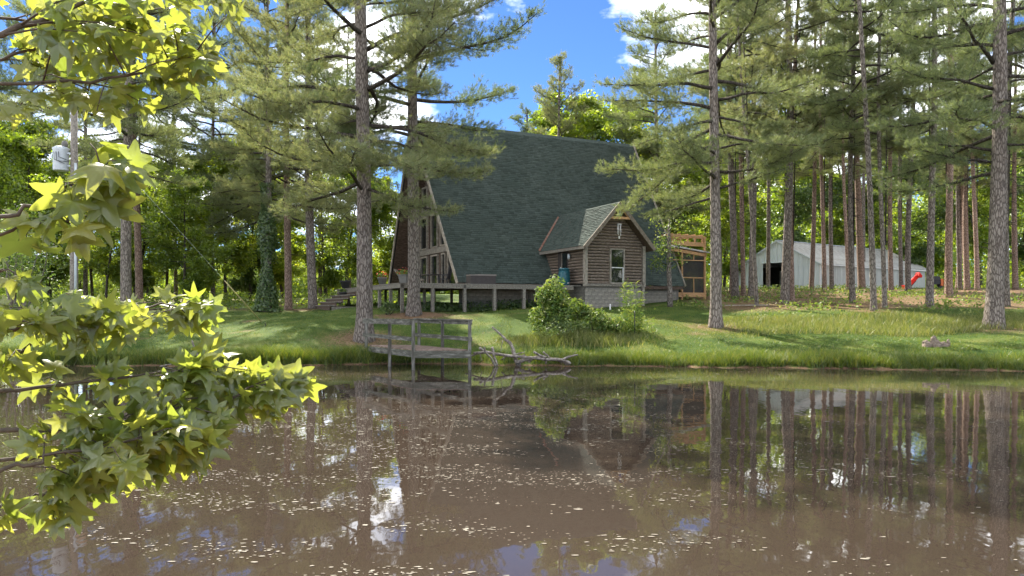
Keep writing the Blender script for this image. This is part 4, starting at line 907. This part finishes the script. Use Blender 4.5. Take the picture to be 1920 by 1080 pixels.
LP_ = ((-40,58,13,'b'), (25,52,11,'a'), (95,60,12.5,'b'), (175,66,12,'a'), (250,60,10,'b'), (310,68,11.5,'a'), (370,62,10.5,'b'), (425,66,13,'a'), (470,72,11,'c'), (530,74,12,'b'), (610,64,9.5,'b'), (650,70,11.5,'a'), (715,76,10.5,'b'), (745,70,8.5,'a'), (345,52,8,'b'), (200,52,8.5,'a'))
rk = ranked([q[0] for q in LP_])
for i, (px, Y, H, v) in enumerate(LP_):
    H *= 1.28
    hardwood(px, Y, H, v, ['sunlit', 'dark'][v in 'cd'] + ' leafy tree beyond the left lawn, ' + rk[i] + ' of those trees', G2, i+60)
for i, px in enumerate(range(-60, 800, 48)):
    hardwood(px+(i*31) % 27, 84+(i*13) % 22, 6.0+(i*7) % 5, 'bsac'[i % 4] if i % 4 != 1 else 'b', nth(i, 18) + ' low leafy tree on the far edge of the left wood', 'low trees on the far edge of the left wood', i+90)
for i, (x, y, H, v) in enumerate(((45,18,15,'a'), (50,12,16,'b'), (57,20,17,'a'), (47,7,14,'d'))):
    (tm, cm), H0 = HVs[v]; t = thing('hardwood_tree', nth(i, 4) + ' tree on the side bank mirrored in the wing window', 'tree', (x, y, gz(x, y)-.05), i, 'side bank trees'); link('trunk', tm, t, scale=(H/H0,)*3); link('crown', cm, t, scale=(H/H0,)*3)
# clump of bare-stemmed crape-myrtle-like trees far left
cx_, cy_ = (35-960)/FPX*40, 40.0
cl = thing('multi_stem_tree', 'many-stemmed pale-barked small tree at the left edge of the lawn', 'tree', (cx_, cy_, gz(cx_, cy_)))
Rr = np.random.default_rng(5); tips = []
st_ = MB()
for i in range(9):
    az = i*.7; pts = curve((.25*math.cos(az), .25*math.sin(az), -.1), (.28*math.cos(az), .28*math.sin(az), 1), 4.6, 7, Rr, wig=.1); MB().tube(pts, [.07*(1-.1*j) for j in range(8)], 6).build('stem', M['drift'], cl); tips += pts[4:]
T_ = np.array(tips); P_ = T_[Rr.integers(0, len(T_), 5000)] + Rr.normal(size=(5000,3))*np.array([.8,.8,.7]); V, F = leaf_quads(P_, np.tile([0,0,.7], (5000,1)), .13, Rr)
link('crown', np_mesh('crown', V, F, M['leaf_dark']), cl)
# young tree beside the porch
x_, y_ = (1257-960)/FPX*42.5, 42.5
yt = thing('young_tree', 'small lichen-barked tree standing in front of the porch corner', 'tree', (x_, y_, gz(x_, y_)))
Rr = np.random.default_rng(8); pts = curve((0,0,-.2), (.03,0,1), 5.2, 8, Rr, wig=.04); MB().tube(pts, [.17,.15,.145,.14,.13,.12,.10,.08,.05], 10, wob=.15).build('trunk', M['bark'], yt)
bt = MB(); ps = []
for k in range(9):
    b = pts[4+k % 4]; e = curve(b, (-.9 if k < 6 else .6, Rr.normal()*.4, .1+Rr.normal()*.25), .9+.3*Rr.random(), 4, Rr, wig=.15); bt.tube(e, [.02,.016,.012,.008,.004], 4); ps += e[1:]
bt.build('limbs', M['bark_dark'], yt); T_ = np.array(ps); P_ = T_[Rr.integers(0, len(T_), 900)] + Rr.normal(size=(900,3))*.22; V, F = leaf_quads(P_, np.tile([0,-.2,.7], (900,1)), .14, Rr)
link('crown', np_mesh('crown', V, F, M['leaf_bush']), yt)
# ivy-clad trunk
x_, y_ = (500-960)/FPX*44, 44.0
iv = thing('ivy_clad_tree', 'trunk wholly wrapped in dark green ivy at the lawn edge', 'tree', (x_, y_, gz(x_, y_)))
link('trunk', trunk_mesh(.25, 15, 77, M['bark'], n=10), iv)
Rr = np.random.default_rng(9); n_ = 7000; zz_ = 7.5*Rr.random(n_)**1.15; an = Rr.random(n_)*6.283; rr = (.36+.12*np.sin(zz_*1.7)+.5*np.exp(-zz_/.35))*(.8+.45*Rr.random(n_)); P_ = np.stack([rr*np.cos(an), rr*np.sin(an), zz_], 1)
V, F = leaf_quads(P_, np.stack([np.cos(an), np.sin(an), .3+0*an], 1), .15, Rr, .8); tag(link('ivy', np_mesh('ivy', V, F, M['leaf_dark']), iv), kind='stuff')
link('limbs', PV['for_b'][0][0], iv, scale=(.68,)*3); link('crown', PV['for_b'][0][1], iv, scale=(.68,)*3)
# vine on one trunk of the stand
vx, vy = solve(1471, 568); n_ = 1500; zz_ = 6+8*Rr.random(n_); an = Rr.random(n_)*6.283; rr = .32*(.7+.6*Rr.random(n_)); V, F = leaf_quads(np.stack([rr*np.cos(an), rr*np.sin(an), zz_], 1), np.stack([np.cos(an), np.sin(an), .3+0*an], 1), .16, Rr, .8)
vo = link('climbing_vine', np_mesh('climbing_vine', V, F, M['leaf']), None, (vx, vy, gz(vx, vy))); tag(vo, 'leafy vine climbing high on the stout pine before the shed door', 'vine')

# ------------------------------------------------------------------ shrubs
def shrub(name, label, px, py, wpx, hpx, n, leaf, mat, seed, Y=None, stems=6, aspect=.5, cat='shrub', hollow=.25):
    if Y is None: x, y = solve(px, py)
    else: x, y = (px-960)/FPX*Y, Y
    t = thing(name, label, cat, (x, y, gz(x, y)-.03)); R = np.random.default_rng(seed); rx = wpx/2*y/FPX; h = hpx*y/FPX
    for i in range(stems):
        az = i*6.283/stems; pts = curve((.08*math.cos(az), .08*math.sin(az), 0), (.5*rx*math.cos(az), .5*rx*math.sin(az), h*.8), h*.8, 5, R, wig=.12); MB().tube(pts, [.02,.017,.014,.011,.008,.005], 5).build('stem', M['bark_dark'], t)
    nb_ = 26; d = R.normal(size=(nb_,3)); d = unit(d); c = d*np.array([rx*.72, rx*.72, h*.38])*(.3+.7*R.random((nb_,1))) + np.array([0,0,h*.52])
    i = R.integers(0, nb_, n); q = unit(R.normal(size=(n,3))); P = c[i] + q*np.array([rx*.36, rx*.36, h*.17])*R.random((n,1))**.4
    P[:,2] = np.maximum(P[:,2], .04); V, F = leaf_quads(P, q*.5+np.array([0,-.1,.6]), leaf, R, aspect); link('foliage', np_mesh('foliage', V, F, M[mat]), t); return t
shrub('round_shrub', 'dense round leafy shrub with pale yellowish tips below the deck end', 1035, 632, 108, 118, 4600, .15, 'leaf_bush', 1, Y=30.5)
shrub('shrub', 'small leafy shrub just right of the dense round shrub', 1088, 632, 56, 74, 1500, .13, 'leaf_bush', 2, Y=30.8)
shrub('shrub', 'loose spreading shrub in front of the block foundation', 1118, 634, 66, 60, 1500, .12, 'leaf_bush', 3, Y=30.2)
shrub('shrub', 'low grey-green shrub at the foot of the dense round shrub', 1052, 640, 150, 44, 2400, .09, 'leaf_dark', 4, Y=29.8, aspect=.3)
shrub('shrub', 'low weedy shrub between the loose shrub and the tall cane clump', 1150, 637, 76, 50, 1300, .11, 'leaf_bush', 5, Y=30.0)
shrub('shrub', 'small green and purple-tipped shrub at the deck corner posts', 727, 582, 40, 32, 600, .10, 'leaf_dark', 6, Y=35.3)
bx, by = (1185-960)/FPX*30.5, 30.5
cn = thing('cane_clump', 'tall clump of upright narrow-leaved canes in front of the wing', 'plant', (bx, by, gz(bx, by)-.02)); R = np.random.default_rng(12)
LP = []; LA = []
for i in range(16):
    x0, y0 = R.normal(size=2)*np.array([.28,.2]); hh = R.uniform(1.2,2.2); pts = curve((x0,y0,0), (R.normal()*.06,R.normal()*.06,1), hh, 5, R, wig=.05); MB().tube(pts, [.014,.012,.011,.009,.007,.004], 5).build('cane', M['leaf_bush'], cn)
    for k in range(34):
        u = R.random()*4.99; LP.append(pts[int(u)]+(pts[int(u)+1]-pts[int(u)])*(u % 1)+R.normal(size=3)*.03); LA.append([R.normal(),R.normal(),.6])
for k in range(500): LP.append([R.normal()*.4,R.normal()*.3,abs(R.normal())*.35]); LA.append([R.normal(),R.normal(),.6])
LP = np.array(LP); dd = unit(np.array(LA)); s = unit(np.cross(dd, R.normal(size=dd.shape)))*.018; L = R.uniform(.18,.36,(len(LP),1))
V = np.stack([LP-s*.4, LP+dd*L*.5+s, LP+dd*L-np.array([0,0,.06]), LP+dd*L*.5-s], 1).reshape(-1,3); link('foliage', np_mesh('foliage', V, np.arange(len(V)).reshape(-1,4), M['leaf_bush']), cn)
bs = MB().tube([(0,0,-.2),(0,0,1.0)], [.02,.02], 6).build('black_stake', M['black']); bs.location = (bx+.04, by-.45, gz(bx+.04, by-.45)); tag(bs, 'thin black stake standing in the tall cane clump', 'stake')
# stump
x_, y_ = solve(1752, 650); sm_ = thing('tree_stump', 'jagged grey rotten stump low on the mown bank', 'stump', (x_, y_, gz(x_, y_)-.03)); R = random.Random(4)
for k, (dx, hh, r) in enumerate(((-.28,.25,.16),(-.02,.42,.12),(.12,.25,.17),(.36,.2,.12),(.5,.3,.06))): MB().tube([(dx,0,-.1),(dx+.02,.02,hh*.5),(dx-.01,.03,hh*.8),(dx+.03,0,hh)], [r*1.2,r,r*.8,r*.3], 7, wob=.5, seed=k, sm=False).build('splinter', M['log'], sm_)
# fallen pale board by the pine stand
x_, y_ = solve(1395, 574); fb = MB().beam((-1.3,0,.04),(1.3,-.25,.06),.12,.05).build('fallen_board', M['trim']); fb.location = (x_, y_, gz(x_, y_)); tag(fb, 'pale weathered board lying on the ground at the edge of the pines', 'board')

# ------------------------------------------------------------------ the ground sheet
def axis(a, b, fine0, fine1, step, coarse):
    return np.array(sorted(set(list(np.linspace(a, fine0, coarse)) + list(np.arange(fine0, fine1, step)) + list(np.linspace(fine1, b, coarse)))))
gxs = axis(-700, 700, -32, 42, .4, 30); gys = axis(-60, 900, 2, 62, .4, 36)
GX, GY = np.meshgrid(gxs, gys); GH = ground_h(GX, GY)
straw = np.zeros_like(GH)
for (x, y, r, a) in STRAW: straw = np.maximum(straw, a*1.6*np.exp(-((GX-x)**2+((GY-y)*1.0)**2)/(2*r*r)))
def patch(x, y): return np.clip(.5*np.sin(x*.8+1.7*np.sin(y*.45))*np.sin(y*.9+1.3*np.sin(x*.5)) + .35*np.sin(x*2.1+y*1.3)*np.sin(y*2.4-x*.7) + .15*np.sin(x*4.3)*np.sin(y*3.7+x), 0, 1)
straw = np.maximum(straw, .62*patch(GX, GY)*smooth(27.5, 30, GY))
straw = np.maximum(straw, .66*smooth(8, 13, GX)*smooth(36.5, 41, GY)*(1-smooth(75, 95, GY)))          # forest floor under the stand
straw = np.maximum(straw, .95*np.exp(-(((GX+4.6)/2.2)**2+((GY-35.0)/1.1)**2)))                          # mulch bed round the gable pine
straw = np.maximum(straw, .42*np.exp(-(((GX+1.0)/2.0)**2+((GY-29.6)/.8)**2)))
straw = np.maximum(straw, .45*smooth(40,46,GY)*(1-smooth(-14,-9,GX)))
straw = np.maximum(straw, .9*(1-smooth(.02,.22,GY-shore(GX))))                                            # wet mud at the waterline
S2 = np.clip(straw, 0, 1).ravel(); col = np.stack([S2, S2, S2, np.ones_like(S2)], 1)
ny, nx = GH.shape; I = np.arange(ny*nx).reshape(ny, nx); F = np.stack([I[:-1,:-1], I[:-1,1:], I[1:,1:], I[1:,:-1]], -1).reshape(-1,4)
gr = link('ground', np_mesh('ground', np.stack([GX, GY, GH], -1).reshape(-1,3), F, ground_mat(), True, col)); tag(gr, kind='structure')

# ------------------------------------------------------------------ grass and weeds
def blades(name, label, X, Y, h, w, mat, R, cat='grass', lean=.35):
    n = len(X); Z = ground_h(X, Y)-.01; P = np.stack([X, Y, Z], 1); az = R.random(n)*6.283; s = np.stack([np.cos(az), np.sin(az), 0*az], 1)*w[:,None]*.5 if hasattr(w, '__len__') else np.stack([np.cos(az), np.sin(az), 0*az], 1)*w*.5
    b = np.stack([R.normal(size=n)*lean, R.normal(size=n)*lean, np.ones(n)], 1)*h[:,None]; bend = np.stack([R.normal(size=n), R.normal(size=n), -.4*np.ones(n)], 1)*h[:,None]*.22
    V = np.stack([P-s, P+s, P+b*.55+s*.7, P+b*.55-s*.7, P+b+bend], 1).reshape(-1,3); k = np.arange(n)[:,None]*5
    F = np.concatenate([k+np.array([[0,1,2]]), k+np.array([[0,2,3]]), k+np.array([[3,2,4]])], 0)
    return tag(link(name, np_mesh(name, V, F, M[mat])), label, cat, kind='stuff')
def scatter(n, x0, x1, y0, y1, R): return R.uniform(x0, x1, n), R.uniform(y0, y1, n)
R = np.random.default_rng(3)
X = R.uniform(-22, 21, 60000); d = np.abs(R.normal(size=60000))*.7; Yb = shore(X)+.02+.08*R.random(60000)+d
keep = ~((X > -5.2) & (X < 1.8) & (R.random(60000) < .72)); X, Yb, d = X[keep], Yb[keep], d[keep]
blades('bank_grass', 'tall fresh green grass fringing the far bank of the pond', X, Yb, (.2+.28*R.random(len(X)))*np.exp(-d*.3)*(1+.35*np.sin(X*1.3)*np.sin(X*.6+1))*np.where(X < -5, 1.35, 1.0), .016, 'grass', R)
X, Yb = scatter(30000, 5.5, 24, 29.2, 35.5, R); k = (.5+.5*np.sin(X*.9+Yb)) + R.random(len(X)) > .45; edge = 29.8 + .5*np.sin(X*.7); k &= Yb > edge
X, Yb = X[k], Yb[k]; tall = smooth(8.5, 11.5, X); blades('meadow_grass', 'tall seeding grass below the pine stand', X, Yb, (.06+.30*tall)*R.uniform(.6,1.2,len(X)), .016, 'straw_grass', R)
X, Yb = R.normal(size=9000)*1.7+2.6, 29.6+R.normal(size=9000)*.55; blades('weeds', 'rank weedy grass around the feet of the shrubs', X, Yb, R.uniform(.15,.6,9000)*np.exp(-((X-2.6)/2.6)**2), .018, 'straw_grass', R, lean=.3)
yy_ = 26.2 + 26*R.random(170000)**1.7; X = (R.uniform(-60, 1980, 170000)-960)/FPX*yy_; Yb = yy_; k = (Yb > shore(X)+.3); X, Yb = X[k], Yb[k]
st_v = np.zeros(len(X))
for (x, y, r, a) in STRAW: st_v = np.maximum(st_v, a*1.6*np.exp(-((X-x)**2+(Yb-y)**2)/(2*r*r)))
st_v = np.maximum(st_v, .95*np.exp(-(((X+4.6)/2.2)**2+((Yb-35.0)/1.1)**2))); st_v = np.maximum(st_v, .85*patch(X, Yb)); k = R.random(len(X)) > st_v*1.2; X, Yb = X[k], Yb[k]
blades('lawn_grass', 'short mown lawn grass sloping down to the pond', X, Yb, R.uniform(.03,.085,len(X)), .014, 'grass', R, lean=.6)
X, Yb = scatter(6000, 9.5, 34, 36, 74, R); k = np.sin(X*1.1)*np.sin(Yb*.8+X*.3)+R.normal(size=len(X))*.35 > .25; X, Yb = X[k], Yb[k]; n_ = len(X)
idx = np.repeat(np.arange(n_), 5); P = np.stack([X[idx], Yb[idx], ground_h(X[idx], Yb[idx])], 1) + R.normal(size=(len(idx),3))*np.array([.14,.14,.0]) + np.array([0,0,1])*(.05+.35*R.random((len(idx),1))**1.5)
V, F = leaf_quads(P, np.tile([0,-.2,.7], (len(P),1)), .15, R, .6); tag(link('undergrowth', np_mesh('undergrowth', V, F, M['leaf_bush'])), 'low leafy undergrowth on the floor of the pine stand', 'undergrowth', kind='stuff')
t_ = R.random(2600); a_ = R.uniform(-4.0, 6, 2600); wp = [hw(a, -2.9+2.6*q, 0) for a, q in zip(a_, t_)]; P = np.array([(p.x, p.y, gz(p.x, p.y)+.05+.4*R.random()**2.5) for p in wp])
V, F = leaf_quads(P, np.tile([0,-.2,.7], (len(P),1)), .13, R, .7); tag(link('ground_ivy', np_mesh('ground_ivy', V, F, M['leaf_dark'])), 'dark green ivy creeping under the raised deck', 'ground cover', kind='stuff')
yy_ = 47+22*R.random(22000); X = (R.uniform(-80, 760, 22000)-960)/FPX*yy_; hgt = .9*R.random(22000)**1.6*smooth(47, 60, yy_)+.05; P = np.stack([X, yy_, ground_h(X, yy_)+hgt], 1); k = np.sin(X*.9)*np.sin(yy_*.5)+R.normal(size=len(X))*.5 > 0
V, F = leaf_quads(P[k], np.tile([0,-.2,.7], (k.sum(),1)), .2, R, .6); tag(link('brush', np_mesh('brush', V, F, M['leaf'])), 'sunlit brush along the far side of the left lawn', 'undergrowth', kind='stuff')
yy_ = R.uniform(80,130,30000); X = (R.uniform(1180, 2050, 30000)-960)/FPX*yy_; P = np.stack([X, yy_, ground_h(X, yy_)+3.2*R.random(30000)**1.4], 1); k = ~((yy_ < 100) & (X < 52) & (X > 20))
V, F = leaf_quads(P[k], np.tile([0,-.2,.7], (k.sum(),1)), .3, R, .6); tag(link('brush', np_mesh('brush', V, F, M['leaf'])), 'leafy brush at the foot of the wood behind the shed', 'undergrowth', kind='stuff')
# far woodland closing the view: one mass of leaves with depth
n_ = 260000; ang = R.uniform(-.80, .80, n_); dep = R.uniform(150, 195, n_); X = np.tan(ang)*dep; top = np.where(X > 12, 24+3*np.sin(X*.25)+2.5*np.sin(X*.13), 8.5+2*np.sin(X*.2)+1.3*np.sin(X*.11+1)); Zr = ground_h(X, dep) + top*R.random(n_)**1.15
V, F = leaf_quads(np.stack([X, dep, Zr], 1), np.tile([0,-.3,.6], (n_,1)), .8, R, .7); tag(link('far_woods', np_mesh('far_woods', V, F, M['leaf'])), 'continuous mass of far woodland closing the view behind the trees', 'woods', kind='stuff')

# ------------------------------------------------------------------ floating bits on the pond
n_ = 60000; yy_ = 4.4 + 20*R.random(n_)**1.0; px = R.uniform(-100, 2020, n_); X = (px-960)/FPX*yy_
den = np.exp(-((px-900)/420)**2)*1.0 + .22 + .35*np.exp(-((px-500)/300)**2)*(yy_ < 14); den *= np.clip(.5+.8*np.sin(X*.7+np.sin(yy_*.9)*2)*np.sin(yy_*2.3+X*.6)+.45*np.sin(yy_*5.1+np.sin(X*1.9)*1.5), 0, 1.6)**1.3
k = (R.random(n_) < den) & (yy_ < shore(X)-.3) & (np.abs(X) < 38); X, yy_ = X[k], yy_[k]; n_ = len(X)
sz = (.004 + .009*R.random(n_)**3)*(1+.8*(R.random(n_) < .06)); an = R.random((n_,1))*6.283 + np.arange(6)*1.047; ra_ = sz[:,None]*R.uniform(.45,1.3,(n_,6)); el = R.uniform(1.2,3.2,(n_,1))
V = np.stack([X[:,None]+ra_*np.cos(an)*el, yy_[:,None]+ra_*np.sin(an), np.full((n_,6), .005)], -1).reshape(-1,3)
M['fluff'] = noisy('floating_pollen_and_leaf_bits', [(0.13,0.115,0.088), (0.30,0.275,0.22)], scale=3, rough=.8, bump=0)
tag(link('floating_debris', np_mesh('floating_debris', V, np.arange(6*n_).reshape(n_,6), M['fluff'])), 'pale pollen fluff and leaf bits floating on the pond', 'debris', kind='stuff')

# ------------------------------------------------------------------ sweetgum boughs beside the viewer
def gum_leaf(seed, curl):
    """five-pointed star leaf with a stalk; origin at the stalk's foot, blade along +Y, face +Z; about 1 long"""
    R = random.Random(seed); mb = MB(); c = Vector((0,.40,0))
    lobes = [(-124,.46),(-62,.60),(0,.68),(62,.60),(124,.46)]; ring = [(math.radians(-170), .13)]
    tips = []
    for i, (a, l) in enumerate(lobes):
        a = a+R.uniform(-6,6); l *= R.uniform(.9,1.08); tips.append(a)
        ring += [(math.radians(a-17), l*.62), (math.radians(a-7.5), l*.84), (math.radians(a), l), (math.radians(a+7.5), l*.84), (math.radians(a+17), l*.62)]
        if i < 4: ring.append((math.radians((lobes[i][0]+lobes[i+1][0])/2+R.uniform(-3,3)), .31))
    ring.append((math.radians(170), .13))
    fold = .05+.16*R.random(); tw = R.uniform(-.25,.25)
    def P(a, r):
        x, y = r*math.sin(a), r*math.cos(a)
        return (x, .40+y, -curl*r*r + fold*abs(x) - .12*max(0, y)**2 + tw*x*y + .035*math.cos(math.radians(360/62.)*math.degrees(a))*r/.5)
    mid = [P(a, r*.5) for a, r in ring]; out = [P(a, r) for a, r in ring]; n = len(ring)
    mb.add([tuple(c)] + mid + out, [(0, i+2, i+1) for i in range(n-1)] + [(i+1, i+2, n+i+2, n+i+1) for i in range(n-1)], True)
    mb.tube([(0,0,.05),(0,.16,.045),(0,.38,.004)], [.012,.009,.008], 4)
    return mb.mesh('leaf', M['leaf_gum'])
LM = [gum_leaf(i, .15+.3*(i % 4)) for i in range(8)]
M['twig'] = noisy('sweetgum_twig', [(0.05,0.04,0.03), (0.11,0.085,0.06)], scale=30, rough=.8, bump=.2)
tx, ty = -4.6, 2.6
gum = thing('sweetgum_tree', 'near sweetgum tree whose leafy boughs reach in from the left', 'tree', (tx, ty, gz(tx, ty)-.1))
GO = Vector(gum.location)
MB().tube([(tx,ty,GO.z),(tx+.05,ty,2),(tx-.05,ty+.1,4.2),(tx,ty,7)], [.16,.13,.10,.05], 12).build('trunk', M['bark'], gum, GO)
R = np.random.default_rng(77); LEAVES = []
def leaf_at(br, p, d, size, back=False):
    """leaf whose stalk starts at p; d = direction of the blade"""
    d = Vector(d).normalized(); n = Vector((R.normal()*.4, -.9+R.normal()*.25, .1+R.normal()*.3)) if R.random() < .62 else Vector((R.normal()*.35, -.25+R.normal()*.2, .9)); n = (n - d*n.dot(d)).normalized(); x = d.cross(n)
    q = Vector(p)+d*size*.6; qx, qy = 960+FPX*q.x/q.y, HZN-FPX*(q.z-CH)/q.y
    lim_ = float(np.interp(qy, [-60,15,35,60,140,175,205,222,223,262,263,300,345,400,460,485,486,528,529,560,600,640,665,700,760,800,850,890,940,1000,1001], [560,540,400,400,410,360,300,190,-99,-99,250,290,300,260,200,60,-99,-99,330,410,420,390,480,570,605,500,440,350,180,130,-99]))
    if qx > lim_ or (88 < qx < 172 and 215 < qy < 330): return
    m = Matrix((x, d, n)).transposed().to_4x4(); s = size*float(R.uniform(.7,1.2))
    LEAVES.append((br, int(R.integers(0, 8)), Matrix.Translation(Vector(p)-GO) @ m @ Matrix.Scale(s, 4), Vector(p)+d*s*.6, s))
def bough(pts, r0, r1, subs, size, seed, spread=.35, leafn=6, start=.25):
    """pts: photo pixel + distance triples along a branch; side twigs with leaves; joined back to the trunk"""
    global R
    P = [at(*p) for p in pts]; Q = []
    for i in range(len(P)-1):
        for s in range(4): Q.append(P[i].lerp(P[i+1], s/4) + Vector(R.normal(size=3)*.008))
    Q.append(P[-1]); m = len(Q); mb = MB(); mb.tube([Vector((tx,ty,max(1.0,P[0].z-.3)))] + Q, [r0*1.25]+[r0+(r1-r0)*i/(m-1) for i in range(m)], 7)
    tw = []
    for i in range(subs):
        u = (start+(1-start)*(i+R.random())/subs)*(m-1); a = Q[int(u)]; dv = (Q[min(int(u)+1, m-1)]-Q[max(int(u)-1,0)]).normalized()
        e = Vector(unit(np.array(dv)*.6 + R.normal(size=3)*np.array([.6,.6,.24]) + np.array([.15,0,-.02]))); Ls = spread*float(R.uniform(.5,1.2)); tp = [a, a+e*Ls*.5+Vector((0,0,.01)), a+e*Ls+Vector((0,0,-.02))]
        mb.tube(tp, [r1*1.1, r1*.8, r1*.45], 5); tw.append(tp)
    br = mb.build('branch', M['twig'], gum, GO)
    for tp in tw + [[Q[-3], Q[-2], Q[-1]]]:
        for k in range(leafn):
            u = R.uniform(.2,1) if k else 1.0; p = tp[0].lerp(tp[1], u*2) if u < .5 else tp[1].lerp(tp[2], u*2-1); dv = (tp[2]-tp[0]).normalized()
            leaf_at(br, p, np.array(dv)*.7 + R.normal(size=3)*.6 + np.array([.15,-.1,-.3]), size)
bough([(-260,110,3.0),(0,58,3.1),(140,10,3.3),(280,-30,3.4),(480,-30,3.5)], .017, .005, 14, .13, 1, leafn=6)
bough([(-240,210,3.3),(0,163,3.4),(170,155,3.5),(300,135,3.6),(375,90,3.7)], .010, .004, 20, .125, 2, leafn=7, spread=.3, start=.3)
bough([(-240,130,3.6),(0,110,3.7),(120,85,3.8),(300,70,3.9)], .010, .004, 15, .125, 3, leafn=6, spread=.34, start=.35)
bough([(-240,60,3.4),(0,30,3.5),(130,60,3.6),(230,30,3.7)], .009, .004, 10, .125, 13, leafn=6, spread=.3, start=.35)
bough([(-300,450,1.95),(20,405,2.0),(90,375,2.05),(150,345,2.1),(215,315,2.15)], .007, .0028, 7, .125, 4, leafn=4, spread=.13, start=.4)
bough([(-300,480,2.0),(0,440,2.05),(80,420,2.1),(170,400,2.15)], .006, .0025, 4, .12, 14, leafn=4, spread=.12, start=.45)
bough([(-280,720,2.7),(0,670,2.8),(130,620,2.9),(230,585,3.0),(370,570,3.1)], .010, .0032, 15, .105, 5, leafn=9, spread=.24, start=.35)
bough([(-280,840,2.5),(40,806,2.6),(200,800,2.7),(290,778,2.8),(400,745,2.9),(530,720,3.0)], .010, .0032, 20, .105, 6, leafn=9, spread=.26, start=.3)
bough([(-280,930,2.3),(0,890,2.4),(90,855,2.5),(230,830,2.6),(330,800,2.7)], .009, .003, 13, .10, 7, leafn=8, spread=.22, start=.4)
bough([(-280,660,2.5),(0,630,2.5),(90,600,2.6),(170,580,2.7)], .009, .003, 9, .10, 8, leafn=8, spread=.2, start=.4)
bough([(-280,760,2.6),(0,735,2.7),(150,715,2.8),(330,700,2.9),(450,690,3.0)], .009, .003, 13, .10, 9, leafn=8, spread=.22, start=.4)
bough([(-280,900,2.5),(0,860,2.6),(120,850,2.7),(250,850,2.8),(340,835,2.9)], .009, .003, 12, .10, 15, leafn=8, spread=.2, start=.4)
bough([(-280,540,2.2),(-40,520,2.3),(0,505,2.3)], .007, .003, 2, .11, 10, leafn=3, spread=.1, start=.8)
bough([(-280,1000,2.5),(0,950,2.6),(80,925,2.65),(150,905,2.7)], .008, .003, 7, .10, 16, leafn=6, spread=.16, start=.45)
def vis(e):
    p = e[3]; px = 960+FPX*p.x/p.y; py = HZN-FPX*(p.z-CH)/p.y; r = e[4]*.5*FPX/p.y
    return r*r if (px > -r and py > -r and py < 1080+r) else 0
LEAVES.sort(key=vis, reverse=True); extra = MB()
for k, (br, li, mtx, p, s_) in enumerate(LEAVES):
    if k < 300 and vis(LEAVES[k]) > 0:
        o = link('leaf', LM[li], br); o.matrix_local = mtx
    elif vis(LEAVES[k]) > 0 or k % 7 == 0:
        me = LM[li]; extra.add([mtx @ v.co for v in me.vertices], [tuple(f.vertices) for f in me.polygons], True)
tag(extra.build('foliage', M['leaf_gum'], gum), kind='stuff')
